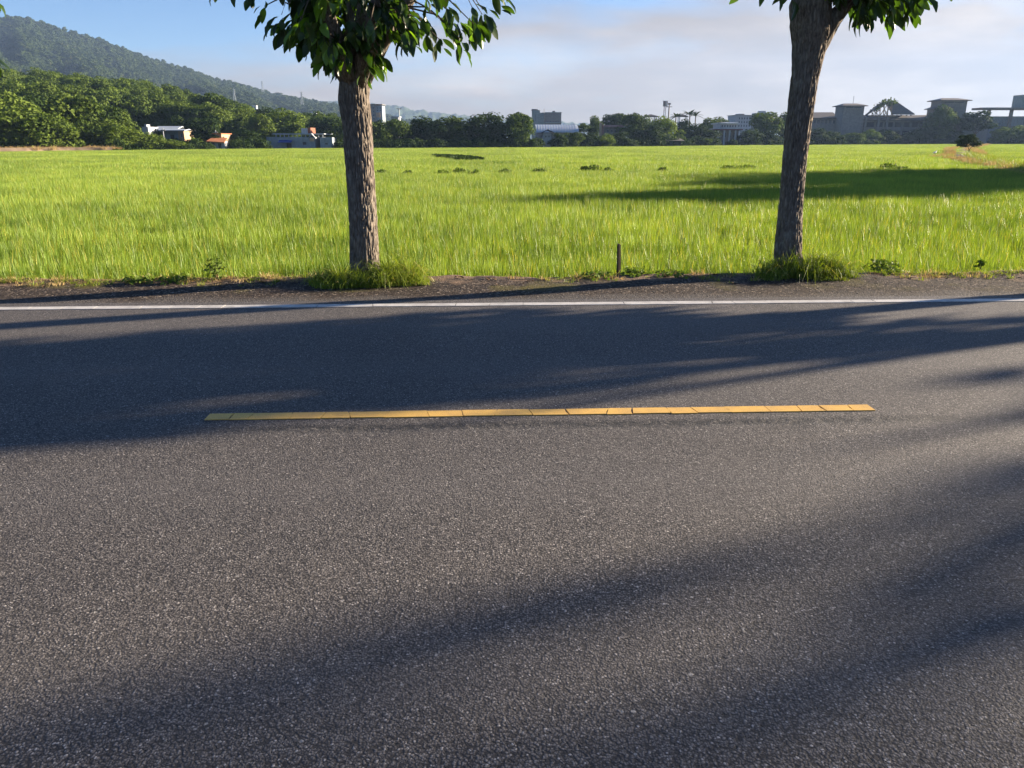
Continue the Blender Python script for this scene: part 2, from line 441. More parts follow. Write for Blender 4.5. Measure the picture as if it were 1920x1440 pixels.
# ------------------------------------------------------------------ rice
m_rice = foliage_mat('rice_blade', (0.034, 0.10, 0.007), (0.36, 0.48, 0.066), warm=(0.50, 0.44, 0.08), transl=0.34, rough=0.45, spec=0.3, wscale=0.09, tl=(1.2, 1.15, 0.45))
m_dry = foliage_mat('dry_grass', (0.30, 0.21, 0.09), (0.52, 0.40, 0.19), transl=0.3, rough=0.7, spec=0.1, tl=(1.1, 1.0, 0.7))
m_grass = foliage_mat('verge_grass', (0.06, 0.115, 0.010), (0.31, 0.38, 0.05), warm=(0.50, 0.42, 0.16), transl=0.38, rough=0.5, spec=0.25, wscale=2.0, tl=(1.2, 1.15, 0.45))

def blades(rng, bx, by, bz, L, lean_az, lean, curve, w, segs=2):
    """tapering bent blades, arrays of length n -> V, quads, tris"""
    n_ = len(bx); rows_ = []
    dx, dy = np.cos(lean_az), np.sin(lean_az)
    fa = lean_az + math.pi / 2 + rng.normal(0, 0.9, n_)
    wx, wy = np.cos(fa), np.sin(fa)
    for k in range(segs + 1):
        t = k / (segs + 1)
        ang = lean * t + curve * t * t
        hx = L * t * np.sin(ang); hz = L * t * np.cos(ang)
        ww = w * (1.0 - 0.55 * t) * 0.5
        cx, cy, cz = bx + dx * hx, by + dy * hx, bz + hz
        rows_.append(np.stack([cx - wx * ww, cy - wy * ww, cz], 1)); rows_.append(np.stack([cx + wx * ww, cy + wy * ww, cz], 1))
    ang = lean + curve
    rows_.append(np.stack([bx + dx * L * np.sin(ang), by + dy * L * np.sin(ang), bz + L * np.cos(ang)], 1))
    k = len(rows_)
    V = np.stack(rows_, 1).reshape(-1, 3)
    b = np.arange(n_)[:, None] * k
    Q = np.concatenate([b + np.array([[2 * i, 2 * i + 1, 2 * i + 3, 2 * i + 2]]) for i in range(segs)])
    T = b + np.array([[2 * segs, 2 * segs + 1, 2 * segs + 2]])
    return V, Q, T, k

def rice_patch(name, seed, size, hills, per, w, segs, hmul=1.0):
    rng = np.random.default_rng(seed)
    g = (np.arange(hills) + 0.5) / hills * size - size / 2
    hx, hy = np.meshgrid(g, g); hx = hx.ravel() + rng.normal(0, size / hills * 0.22, hills * hills); hy = hy.ravel() + rng.normal(0, size / hills * 0.22, hills * hills)
    hv = rng.normal(1.0, 0.075, hills * hills)
    n_ = hills * hills * per
    bx = np.repeat(hx, per); by = np.repeat(hy, per)
    a = rng.uniform(0, 2 * math.pi, n_); r = np.sqrt(rng.uniform(0, 1, n_)) * 0.05
    bx = bx + r * np.cos(a); by = by + r * np.sin(a)
    L = 0.60 * hmul * np.repeat(hv, per) * rng.uniform(0.70, 1.04, n_)
    lean = np.abs(rng.normal(0.035, 0.045, n_)); cur = np.abs(rng.normal(0.04, 0.07, n_))
    V, Q, T, k = blades(rng, bx, by, np.zeros(n_), L, a + rng.normal(0, 0.5, n_), lean, cur, w * rng.uniform(0.7, 1.3, n_), segs)
    var = np.repeat(np.clip(rng.beta(1.1, 1.2, n_) + np.repeat(rng.normal(0, .13, hills * hills), per), 0, 1), k)
    return mesh_np(name, V, [Q, T], m_rice, var)

near_src = [rice_patch('rice_patch', 20 + i, 1.0, 8, 19, 0.0115, 2) for i in range(6)]
far_src = [rice_patch('rice_patch', 40 + i, 3.0, 17, 9, 0.026, 1) for i in range(4)]

Lb = [(1920, 323), (1850, 309), (1775, 301), (1742, 291.5), (1790, 286), (1795, 273), (1790, 270.3)]
edge_far = [(0, 283), (200, 281), (400, 279), (480, 278.2), (1000, 276), (1400, 272.2), (1745, 270.2)]
FE = [gpt(u, v, 0.02) for u, v in edge_far]
LB = [gpt(u, v, 0.0) for u, v in Lb]
left_out = (FE[0][0] - 45, FE[0][1] - 30)
polyL = [rd(-70, 9.0)[:2], rd(70, 9.6)[:2], (48, 22), LB[0]] + LB[1:] + FE[::-1] + [left_out, (-75, 20)]
polyR = [gpt(1990, 327), gpt(1920, 314), gpt(1870, 302), gpt(1817, 288.5), gpt(1838, 280), gpt(1850, 271), gpt(1853, 269.9), gpt(2100, 269.9), gpt(2300, 300)]
hole = [gpt(u, v, 0.0) for u, v in [(808, 290.0), (838, 290.2), (868, 291.5), (893, 294), (908, 297), (880, 299.3), (856, 297), (838, 294)]]

def rice_field(name, poly, label, hole=None, yfar=330):
    pts = []; idx = []; rot = []; scl = []
    rng = np.random.default_rng(5)
    # near: one-metre tufts of plants
    x, y = np.meshgrid(np.arange(-75, 75, 1.0), np.arange(6, 46, 1.0)); x = x.ravel() + 0.5; y = y.ravel() + 0.5
    # finer rows along the verge so the first plants follow its edge
    ok = in_poly(x, y, poly) & (np.abs(x) < 0.70 * y + 9)
    dd = -x * SR + y * CR
    ok &= dd > 9.36 + 0.006 * x + 0.66
    x, y = x[ok], y[ok]
    k = len(x)
    pts.append(np.stack([x + rng.normal(0, .05, k), y + rng.normal(0, .05, k), np.full(k, PADDY)], 1)); idx.append(rng.integers(0, 6, k)); rot.append(rng.integers(0, 4, k) * math.pi / 2)
    s = 1 + 0.05 * np.array([mnoise.noise(Vector((a * .22, b * .22, 0))) * 2 for a, b in zip(x, y)]) + rng.normal(0, .03, k)
    scl.append(np.stack([np.ones(k), np.ones(k), s], 1))
    # far: three-metre tufts
    x, y = np.meshgrid(np.arange(-230, 330, 2.9), np.arange(46.5, yfar, 2.9)); x = x.ravel(); y = y.ravel() + 1.0
    ok = in_poly(x, y, poly) & (np.abs(x) < 0.70 * y + 12)
    if hole is not None: ok &= ~in_poly(x, y, hole)
    x, y = x[ok], y[ok]; k = len(x)
    pts.append(np.stack([x + rng.normal(0, .2, k), y + rng.normal(0, .2, k), np.full(k, PADDY)], 1)); idx.append(6 + rng.integers(0, 4, k)); rot.append(rng.integers(0, 4, k) * math.pi / 2 + rng.normal(0, .1, k))
    s = 1 + 0.06 * np.array([mnoise.noise(Vector((a * .06, b * .06, 0))) * 2 for a, b in zip(x, y)]) + rng.normal(0, .025, k)
    scl.append(np.stack([np.ones(k), np.ones(k), s], 1))
    return gn_scatter(name, np.concatenate(pts), near_src + far_src, np.concatenate(rot), np.concatenate(scl), np.concatenate(idx), label)

rice_field('rice_plants', polyL, 'bright green young rice filling the large paddy behind the road', hole)
rice_field('rice_plants', polyR, 'bright green rice in the far paddy right of the dry bund')

# first ragged row of rice right behind the verge
rng = np.random.default_rng(91)
pts = []; idx = []; rot = []; scl = []
for s in np.arange(-11.0, 13.0, 0.98):
    for row in (0.64, 1.3):
        q = rd(s + rng.normal(0, .1), edge_d(s) + row)
        pts.append((q[0], q[1], PADDY)); idx.append(rng.integers(0, 6)); rot.append(RA + rng.integers(0, 4) * math.pi / 2); scl.append((1, 1, rng.normal(1.0, .05)))
gn_scatter('rice_plants', pts, near_src, rot, scl, idx, 'first ragged row of rice along the verge edge')

# bund and farm track between the paddies (a low earth ridge with dry grass)
m_earth = plain_mat('dry_earth', (0.23, 0.17, 0.115), 0.95, 0.05, 0.25, 0.8, False)
def ridge(name, pts2, width, top, mat, kind='structure'):
    V = []; F = []
    for i, (x, y) in enumerate(pts2):
        a = np.array(pts2[min(i + 1, len(pts2) - 1)]) - np.array(pts2[max(i - 1, 0)]); a = a / np.linalg.norm(a); nx, ny = -a[1], a[0]
        for o, z in ((-1.0, PADDY - .02), (-0.6, top - .05), (0.0, top), (0.6, top - .05), (1.0, PADDY - .02)):
            w = width * (1 + 0.25 * mnoise.noise(Vector((x * .2, y * .2, o))))
            V.append((x + nx * o * w, y + ny * o * w, z + 0.06 * mnoise.noise(Vector((x * .5, y * .5, o * 3)))))
    for i in range(len(pts2) - 1):
        for j in range(4): F.append([i * 5 + j, i * 5 + j + 1, (i + 1) * 5 + j + 1, (i + 1) * 5 + j])
    return link(name, mesh_np(name, V, [F], mat, smooth=True), kind=kind)
def densify(pl, step):
    out = []
    for (x0, y0), (x1, y1) in zip(pl[:-1], pl[1:]):
        k = max(1, int(math.hypot(x1 - x0, y1 - y0) / step))
        out += [(x0 + (x1 - x0) * i / k, y0 + (y1 - y0) * i / k) for i in range(k)]
    return out + [pl[-1]]
bund = densify([gpt(2050, 340), gpt(1920, 318), gpt(1860, 304), gpt(1800, 294), gpt(1748, 290.5)], 2.0)
ridge('bund', bund, 1.3, -0.15, m_earth)
track = densify([gpt(1812, 292), gpt(1806, 284), gpt(1800, 278), gpt(1842, 270.5), gpt(1853, 269.2)], 4.0)
ridge('farm_track', track, 2.2, -0.08, m_earth)

def tuft_src(name, seed, rad, cnt, L0, L1, w, mat, lean=0.25, curve=0.6):
    rng = np.random.default_rng(seed)
    a = rng.uniform(0, 2 * math.pi, cnt); r = rad * np.sqrt(rng.uniform(0, 1, cnt))
    V, Q, T, k = blades(rng, r * np.cos(a), r * np.sin(a), np.zeros(cnt), rng.uniform(L0, L1, cnt), a + rng.normal(0, .6, cnt), np.abs(rng.normal(lean, .2, cnt)), np.abs(rng.normal(curve, .4, cnt)), w * rng.uniform(.7, 1.3, cnt))
    return mesh_np(name, V, [Q, T], mat, np.repeat(rng.uniform(0, 1, cnt), k))
dry_src = [tuft_src('dry_tuft', 60 + i, .5, 90, .3, .75, .03, m_dry) for i in range(3)] + [tuft_src('dry_tuft', 66, .5, 90, .25, .55, .03, m_grass)]
rng = np.random.default_rng(12); pts = []
for (x, y) in densify([p_ for p_ in bund], 0.5):
    pts.append((x + rng.normal(0, .55), y + rng.normal(0, .55), -0.3))
k = len(pts)
gn_scatter('dry_grass', pts, dry_src, rng.uniform(0, 6.3, k), np.repeat(rng.uniform(.5, 1.0, k)[:, None], 3, 1), rng.choice([0, 1, 2, 3], k, p=[.24, .22, .22, .32]), 'straw coloured dry grass along the bund between the two paddies')
rng = np.random.default_rng(13); pts = []
for (x, y) in densify(track, 1.6):
    for sgn in (-1, 1): pts.append((x + sgn * rng.uniform(1.4, 2.4), y + rng.normal(0, .5), -0.15))
k = len(pts)
gn_scatter('dry_grass', pts, dry_src, rng.uniform(0, 6.3, k), np.repeat(rng.uniform(.5, 1.1, k)[:, None], 3, 1), rng.choice([0, 1, 2, 3], k), 'sparse dry grass on both sides of the far farm track')

rng = np.random.default_rng(15); pts = []  # added grass strip, standing in for the shaded side of the right paddy
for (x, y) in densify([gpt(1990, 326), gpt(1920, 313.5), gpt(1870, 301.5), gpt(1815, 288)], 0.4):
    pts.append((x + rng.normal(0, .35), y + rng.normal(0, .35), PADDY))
k = len(pts); shade_edge_src = [tuft_src('shade_edge_tuft', 95 + i, .45, 110, .5, .95, .03, m_grass, .15, .35) for i in range(2)]
gn_scatter('shade_edge_grass', pts, shade_edge_src, rng.uniform(0, 6.3, k), np.repeat(rng.uniform(.8, 1.15, k)[:, None], 3, 1), rng.integers(0, 2, k), 'added rank grass strip standing in for the shaded edge of the far right paddy')

# dry earth bank at the far left edge of the paddy
b0 = [(FE[0][0] - 40, FE[0][1] - 22), (FE[0][0], FE[0][1] + 2.0)] + [tuple(np.array(gpt(u, v, 0.0)) + np.array([0, 2.5])) for u, v in [(90, 282), (195, 281.4)]]
bank = densify(b0, 2.0)
ridge('bank', bank, 2.6, 0.45, m_earth)
rng = np.random.default_rng(14); pts = []
for (x, y) in densify(bank, 0.6):
    for _ in range(2): pts.append((x + rng.normal(0, 1.0), y + rng.normal(0, .8), 0.12))
k = len(pts)
gn_scatter('dry_grass', pts, dry_src, rng.uniform(0, 6.3, k), np.repeat(rng.uniform(.6, 1.2, k)[:, None], 3, 1), rng.choice([0, 1, 2, 3], k, p=[.35, .3, .3, .05]), 'dry brown grass on the earth bank at the far left of the paddy')

# ------------------------------------------------------------------ foliage and crowns
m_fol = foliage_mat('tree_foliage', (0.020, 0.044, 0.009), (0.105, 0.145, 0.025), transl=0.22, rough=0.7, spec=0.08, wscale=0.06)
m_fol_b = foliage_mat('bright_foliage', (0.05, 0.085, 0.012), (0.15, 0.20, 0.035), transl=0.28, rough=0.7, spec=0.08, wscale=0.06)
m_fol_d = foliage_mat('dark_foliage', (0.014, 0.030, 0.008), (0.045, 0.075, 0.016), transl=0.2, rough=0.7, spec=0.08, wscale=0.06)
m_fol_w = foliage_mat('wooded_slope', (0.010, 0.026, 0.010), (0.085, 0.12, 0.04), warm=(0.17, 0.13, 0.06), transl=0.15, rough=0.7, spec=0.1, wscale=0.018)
m_bark_far = plain_mat('far_bark', (0.12, 0.095, 0.075), 0.9, 0.1, 0.2, 3.0, False)

def leaf_cards(rng, C, Nrm, size):
    """rhombic leaf clumps: centre, outward normal, size -> V, Q"""
    n_ = len(C)
    nr = Nrm + rng.normal(0, 0.55, (n_, 3)); nr /= np.linalg.norm(nr, axis=1)[:, None] + 1e-9
    t = np.cross(nr, rng.normal(0, 1, (n_, 3))); t /= np.linalg.norm(t, axis=1)[:, None] + 1e-9
    b = np.cross(nr, t)
    s = size * rng.uniform(0.6, 1.4, n_)[:, None]
    V = np.stack([C - t * s * .5, C + b * s * .34 + nr * s * .10, C + t * s * .5, C - b * s * .34 + nr * s * .10], 1).reshape(-1, 3)
    return V, np.arange(n_ * 4).reshape(-1, 4)

def crown_mesh(name, seed, centre, radii, nl, lr, per, leaf, mat, low=-1.0, norm=False):
    rng = np.random.default_rng(seed); Vs = []; var = []
    centre = np.array(centre); radii = np.array(radii)
    for i in range(nl):
        d = rng.normal(0, 1, 3); d /= np.linalg.norm(d)
        if d[2] < low: d[2] = low
        c = centre + d * radii * (rng.uniform(0.35, 0.85))
        r = rng.uniform(*lr)
        q = rng.normal(0, 1, (per, 3)); q /= np.linalg.norm(q, axis=1)[:, None]
        q[:, 2] = np.where(q[:, 2] < -0.5, -q[:, 2] * .4, q[:, 2])
        rad = r * (0.55 + 0.5 * rng.uniform(0, 1, per) ** 0.4)
        C = c + q * rad[:, None] * np.array([1, 1, .85])
        V, Q = leaf_cards(rng, C, q, leaf)
        Vs.append(V); var.append(np.repeat(np.clip(rng.normal(rng.uniform(.2, .75), .16, per), 0, 1), 4))
    V = np.concatenate(Vs)
    V[:, 2] = np.maximum(V[:, 2], 0.02)
    if norm:
        V[:, 2] *= 9.9 / np.percentile(V[:, 2], 99.7); V[:, :2] *= 4.15 / np.percentile(np.abs(V[:, :2]), 99)
    return mesh_np(name, V, [np.arange(len(V)).reshape(-1, 4)], mat, np.concatenate(var))

def trunk_mesh(name, seed, h, r, mat, forks=4, spread=2.0, top=7.0):
    rn = random.Random(seed); b = MB()
    b.tube([(0, 0, -.3), (rn.uniform(-.1, .1), 0, h * .5), (rn.uniform(-.2, .2), rn.uniform(-.2, .2), h)], [r, r * .8, r * .65], 8)
    for i in range(forks):
        a = 6.283 * i / forks + rn.uniform(-.5, .5)
        b.tube([(0, 0, h * .93), (math.cos(a) * spread * .45, math.sin(a) * spread * .45, h + (top - h) * .45), (math.cos(a) * spread, math.sin(a) * spread, top)], [r * .5, r * .34, r * .12], 6)
    me = mesh_np(name, np.concatenate(b.V), [np.concatenate(f) for f in b.F.values()], mat, smooth=True)
    return me

# reference tree: 10 m high, 8 m wide
CR_ROUND = {}
for key, mt in (('m', m_fol), ('b', m_fol_b), ('d', m_fol_d)):
    CR_ROUND[key] = [crown_mesh('crown', 100 + i + ord(key), (0, 0, 5.7), (2.9, 2.9, 3.3), 20, (1.1, 1.9), 210, .44, mt, norm=True) for i in range(2)]
CR_BUSH = {}
for key, mt in (('m', m_fol), ('b', m_fol_b), ('d', m_fol_d)):
    CR_BUSH[key] = [crown_mesh('crown', 130 + i + ord(key), (0, 0, 4.3), (3.0, 3.0, 4.4), 24, (1.1, 2.0), 200, .46, mt, norm=True) for i in range(2)]
CR_LOOSE = {}
for key, mt in (('m', m_fol), ('b', m_fol_b), ('d', m_fol_d)):
    CR_LOOSE[key] = [crown_mesh('crown', 170 + ord(key), (0, 0, 5.9), (3.2, 3.2, 3.6), 17, (.8, 1.35), 170, .42, mt, norm=True)]
TRUNKS = [trunk_mesh('trunk', i, 3.2, .22, m_bark_far) for i in range(3)]

def bg_tree(u, vtop, wpx, Y, kind, key, label, name='tree', cat='tree', group=None, base=PADDY, i=[0]):
    i[0] += 1
    x, _, z = at(u, vtop, Y)
    H = max(1.0, z - base); W = wpx * mppx(vtop, Y)
    src = {'round': CR_ROUND, 'bush': CR_BUSH, 'loose': CR_LOOSE}[kind][key]
    me = src[i[0] % len(src)]
    t = thing(name, label, cat, (x, Y, base), rz=(i[0] * 2.399) % 6.283, group=group)
    t.scale = (W / 8.3, W / 8.3, H / 9.9)
    link('trunk', TRUNKS[i[0] % 3], t)
    link('crown', me, t)
    return t

GL = 'trees along the left edge of the paddy'
GC = 'trees of the dark belt behind the paddy'
GR = 'trees and bushes behind the right half of the paddy'
def Yf(u):
    us = [p_[0] for p_ in edge_far]; ys = [q[1] for q in FE]
    return float(np.interp(u, us, ys))
T = [
 # u, vtop, width, dY, kind, colour, label, group
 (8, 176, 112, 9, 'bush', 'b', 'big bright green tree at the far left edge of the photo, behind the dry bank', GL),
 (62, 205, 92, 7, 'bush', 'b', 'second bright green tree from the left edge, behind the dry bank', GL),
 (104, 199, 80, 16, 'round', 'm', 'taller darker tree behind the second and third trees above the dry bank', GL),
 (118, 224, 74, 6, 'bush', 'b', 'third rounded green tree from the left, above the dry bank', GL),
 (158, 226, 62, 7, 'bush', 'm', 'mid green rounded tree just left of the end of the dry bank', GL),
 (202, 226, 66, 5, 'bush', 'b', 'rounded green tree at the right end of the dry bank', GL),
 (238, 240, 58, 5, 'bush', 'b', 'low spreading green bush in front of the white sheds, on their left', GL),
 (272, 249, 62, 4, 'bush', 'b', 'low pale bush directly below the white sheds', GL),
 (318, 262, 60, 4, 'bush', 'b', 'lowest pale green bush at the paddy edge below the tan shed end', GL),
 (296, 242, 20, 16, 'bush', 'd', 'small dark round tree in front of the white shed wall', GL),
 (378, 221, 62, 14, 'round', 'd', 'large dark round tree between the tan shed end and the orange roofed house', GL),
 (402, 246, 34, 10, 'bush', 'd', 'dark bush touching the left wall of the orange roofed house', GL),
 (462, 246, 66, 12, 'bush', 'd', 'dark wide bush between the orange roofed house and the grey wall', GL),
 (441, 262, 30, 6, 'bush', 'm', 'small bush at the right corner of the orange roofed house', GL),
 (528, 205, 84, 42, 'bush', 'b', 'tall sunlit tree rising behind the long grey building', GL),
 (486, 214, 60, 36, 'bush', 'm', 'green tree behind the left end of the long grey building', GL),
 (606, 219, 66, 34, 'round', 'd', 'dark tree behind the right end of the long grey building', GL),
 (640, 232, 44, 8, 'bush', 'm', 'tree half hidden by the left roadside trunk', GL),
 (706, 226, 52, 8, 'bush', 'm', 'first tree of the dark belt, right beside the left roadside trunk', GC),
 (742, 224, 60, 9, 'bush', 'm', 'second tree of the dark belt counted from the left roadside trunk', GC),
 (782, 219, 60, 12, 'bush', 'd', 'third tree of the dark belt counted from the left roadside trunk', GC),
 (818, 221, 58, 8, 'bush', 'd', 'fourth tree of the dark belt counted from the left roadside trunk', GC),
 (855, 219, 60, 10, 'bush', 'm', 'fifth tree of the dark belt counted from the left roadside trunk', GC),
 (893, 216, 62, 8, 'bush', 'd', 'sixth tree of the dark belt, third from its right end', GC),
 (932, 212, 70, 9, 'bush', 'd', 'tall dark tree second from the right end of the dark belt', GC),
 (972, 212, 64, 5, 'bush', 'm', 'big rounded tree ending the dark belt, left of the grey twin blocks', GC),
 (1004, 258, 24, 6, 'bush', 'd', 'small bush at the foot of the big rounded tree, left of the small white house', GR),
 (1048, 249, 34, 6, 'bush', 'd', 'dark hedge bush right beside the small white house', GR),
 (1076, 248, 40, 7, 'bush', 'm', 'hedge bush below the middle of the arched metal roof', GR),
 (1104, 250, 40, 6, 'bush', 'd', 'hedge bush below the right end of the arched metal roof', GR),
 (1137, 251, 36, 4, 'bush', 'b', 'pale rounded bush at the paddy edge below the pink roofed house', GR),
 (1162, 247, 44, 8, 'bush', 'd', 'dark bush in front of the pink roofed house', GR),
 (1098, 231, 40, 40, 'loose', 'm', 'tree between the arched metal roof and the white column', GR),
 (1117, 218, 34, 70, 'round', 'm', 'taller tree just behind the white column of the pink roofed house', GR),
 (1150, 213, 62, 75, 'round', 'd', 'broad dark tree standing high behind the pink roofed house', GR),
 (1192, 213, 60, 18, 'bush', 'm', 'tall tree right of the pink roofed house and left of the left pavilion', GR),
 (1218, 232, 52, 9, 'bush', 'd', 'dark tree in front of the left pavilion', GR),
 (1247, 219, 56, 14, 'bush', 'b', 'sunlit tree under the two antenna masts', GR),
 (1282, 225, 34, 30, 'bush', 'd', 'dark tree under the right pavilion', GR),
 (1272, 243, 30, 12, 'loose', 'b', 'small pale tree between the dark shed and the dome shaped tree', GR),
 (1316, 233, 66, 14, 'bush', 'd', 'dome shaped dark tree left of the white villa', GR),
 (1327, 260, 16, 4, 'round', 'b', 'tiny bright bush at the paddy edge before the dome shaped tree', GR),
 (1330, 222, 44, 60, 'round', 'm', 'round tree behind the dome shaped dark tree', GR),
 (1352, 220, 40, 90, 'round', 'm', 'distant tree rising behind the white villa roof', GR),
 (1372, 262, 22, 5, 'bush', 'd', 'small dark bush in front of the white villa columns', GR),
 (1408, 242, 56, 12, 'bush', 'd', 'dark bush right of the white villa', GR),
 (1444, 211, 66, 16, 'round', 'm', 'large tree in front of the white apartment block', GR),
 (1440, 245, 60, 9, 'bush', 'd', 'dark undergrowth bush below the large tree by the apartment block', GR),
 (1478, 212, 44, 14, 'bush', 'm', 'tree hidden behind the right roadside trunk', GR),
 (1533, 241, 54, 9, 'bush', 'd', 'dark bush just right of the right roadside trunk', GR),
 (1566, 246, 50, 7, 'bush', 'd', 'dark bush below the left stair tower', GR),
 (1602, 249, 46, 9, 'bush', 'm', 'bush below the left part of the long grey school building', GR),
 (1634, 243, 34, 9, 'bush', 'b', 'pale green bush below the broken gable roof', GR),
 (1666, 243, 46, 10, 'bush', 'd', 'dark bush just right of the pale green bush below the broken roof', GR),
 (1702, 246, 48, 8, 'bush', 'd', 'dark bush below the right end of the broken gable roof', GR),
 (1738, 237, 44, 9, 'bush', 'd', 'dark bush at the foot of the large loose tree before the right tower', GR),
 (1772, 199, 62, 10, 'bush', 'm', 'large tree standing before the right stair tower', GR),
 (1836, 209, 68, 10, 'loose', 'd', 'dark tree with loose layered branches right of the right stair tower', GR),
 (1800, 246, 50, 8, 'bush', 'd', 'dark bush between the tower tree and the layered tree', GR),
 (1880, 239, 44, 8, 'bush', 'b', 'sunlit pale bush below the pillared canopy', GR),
 (1912, 236, 44, 9, 'bush', 'b', 'sunlit pale bush at the right edge of the photo below the canopy', GR),
 (1946, 234, 50, 10, 'bush', 'm', 'green bush just outside the right edge beside the canopy building', GR),
]
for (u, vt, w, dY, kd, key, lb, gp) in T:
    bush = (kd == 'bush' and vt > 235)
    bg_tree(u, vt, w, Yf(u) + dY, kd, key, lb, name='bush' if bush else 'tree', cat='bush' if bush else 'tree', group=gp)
bx, by = gpt(1818, 286, 0.0)
bg_tree(1822, 252, 44, by, 'loose', 'd', 'small dark tree standing alone on the farm track at the end of the bund', group=GR)

# trees outside the frame on the right whose long shadow lies across the paddy
for (x, y, H, W, lb) in [(39.5, 36.5, 10.7, 7.4, 'tall tree on the bund right of the photo, nearest of three'), (47.5, 45.0, 11.3, 9.0, 'middle tree of three on the bund right of the photo'), (60.0, 53.0, 13.5, 13.0, 'widest and farthest tree of three on the bund right of the photo')]:
    t = thing('tree', lb, 'tree', (x, y, PADDY), rz=x, group='trees on the bund right of the photo'); t.scale = (W / 8.3, W / 8.3, H / 9.9)
    link('trunk', TRUNKS[0], t); link('crown', CR_BUSH['m'][0 if x < 50 else 1], t)

def frond_plant(name, label, cat, loc, H, nf, L, w, droop, mat, trunk_r, rise=0.5, seed=1, group=None, part='frond'):
    rn = random.Random(seed); t = thing(name, label, cat, loc, group=group)
    MB().tube([(0, 0, -.2), (rn.uniform(-.1, .1), 0, H * .5), (0, 0, H)], [trunk_r * 1.2, trunk_r, trunk_r * .8], 8).build('trunk', m_bark_far, t, smooth=True)
    for i in range(nf):
        a = 6.283 * i / nf + rn.uniform(-.25, .25); el = rn.uniform(rise - .5, rise + .6); ll = L * rn.uniform(.8, 1.15)
        V = []; F = []; ks = 7
        for k in range(ks):
            s = k / (ks - 1); e = el - droop * s * s
            r = ll * s * math.cos(el * .8) ; z = H + ll * (math.sin(el) * s - droop * .5 * s * s)
            ww = w * math.sin(math.pi * min(1, .12 + .88 * s)) + .02
            ca, sa = math.cos(a), math.sin(a)
            V += [(ca * r - sa * ww, sa * r + ca * ww, z - ww * .35), (ca * r, sa * r, z), (ca * r + sa * ww, sa * r - ca * ww, z - ww * .35)]
        for k in range(ks - 1):
            F += [[k * 3, k * 3 + 1, k * 3 + 4, k * 3 + 3], [k * 3 + 1, k * 3 + 2, k * 3 + 5, k * 3 + 4]]
        link(part, mesh_np(part, V, [F], mat, np.full(len(V), rn.uniform(.2, .9))), t)
    return t
def frond_at(u, vt, Y, crown_h, **k):
    x, _, z = at(u, vt, Y)
    frond_plant(loc=(x, Y, PADDY), H=z - PADDY - crown_h, **k)
frond_at(1268, 213, Yf(1268) + 40, 1.0, name='palm_tree', label='palm tree just left of the right pavilion', cat='palm', nf=18, L=3.0, w=.30, droop=.95, rise=.6, mat=m_fol_d, trunk_r=.22, seed=1, group='palms behind the paddy')
frond_at(1294, 209, Yf(1294) + 40, 1.0, name='palm_tree', label='tallest palm tree right of the right pavilion', cat='palm', nf=20, L=3.4, w=.32, droop=.95, rise=.6, mat=m_fol_d, trunk_r=.22, seed=2, group='palms behind the paddy')
frond_at(1305, 211, Yf(1305) + 44, 1.0, name='palm_tree', label='palm tree farthest right, touching the tallest palm', cat='palm', nf=18, L=3.0, w=.30, droop=.95, rise=.6, mat=m_fol_d, trunk_r=.2, seed=3, group='palms behind the paddy')
frond_at(366, 252, Yf(366) + 5, 1.6, name='banana_plant', label='pale banana plant with long arching leaves before the large dark round tree', cat='plant', nf=14, L=2.3, w=.30, droop=1.0, mat=m_fol_b, trunk_r=.16, rise=.9, seed=4, part='leaf')

# ------------------------------------------------------------------ hills
def sil(u, tab):
    return np.interp(u, [a for a, b in tab], [b for a, b in tab])
HILL = [(-400, 110), (-100, 128), (0, 138), (90, 142), (200, 152), (300, 166), (360, 180), (420, 195), (500, 216), (560, 228), (640, 240), (720, 256)]
MOUNT = [(-500, -60), (-200, -18), (-60, 5), (0, 19), (25, 25), (50, 23), (100, 36), (200, 69), (300, 106), (400, 138), (500, 167), (560, 180), (640, 193), (700, 206), (780, 226), (900, 250)]
RIDGE = [(350, 176), (480, 180), (560, 184), (640, 188), (680, 191), (720, 194), (750, 197), (775, 203), (800, 206), (830, 210), (870, 215), (930, 221), (1000, 226), (1100, 230), (1300, 236), (1600, 242), (2300, 246)]

m_floor = plain_mat('forest_floor', (0.045, 0.06, 0.02), 0.95, 0.05, 0.3, 0.05, False)
m_ridge, n = new_mat('distant_wooded_ridge')
p = n.pos(); f = n.noise(p, 0.03, 6.0, 0.7)
finish(n, bsdf(n, n.mix(n.ramp(f, [(0.35, 0.0), (0.65, 1.0)]), (0.02, 0.035, 0.012), (0.07, 0.09, 0.03)), 0.9, 0.05, bump(n, n.noise(p, 0.12, 4.0), 1.0, 6.0)))

def terrain(name, us, ts, fn, mat, smooth=True):
    V = np.array([fn(u, t) for u in us for t in ts]); a, b = len(us), len(ts)
    i, j = np.meshgrid(np.arange(a - 1), np.arange(b - 1), indexing='ij'); i = i.ravel(); j = j.ravel()
    F = np.stack([i * b + j, (i + 1) * b + j, (i + 1) * b + j + 1, i * b + j + 1], 1)
    return link(name, mesh_np(name, V, [F], mat, smooth=smooth), kind='structure')

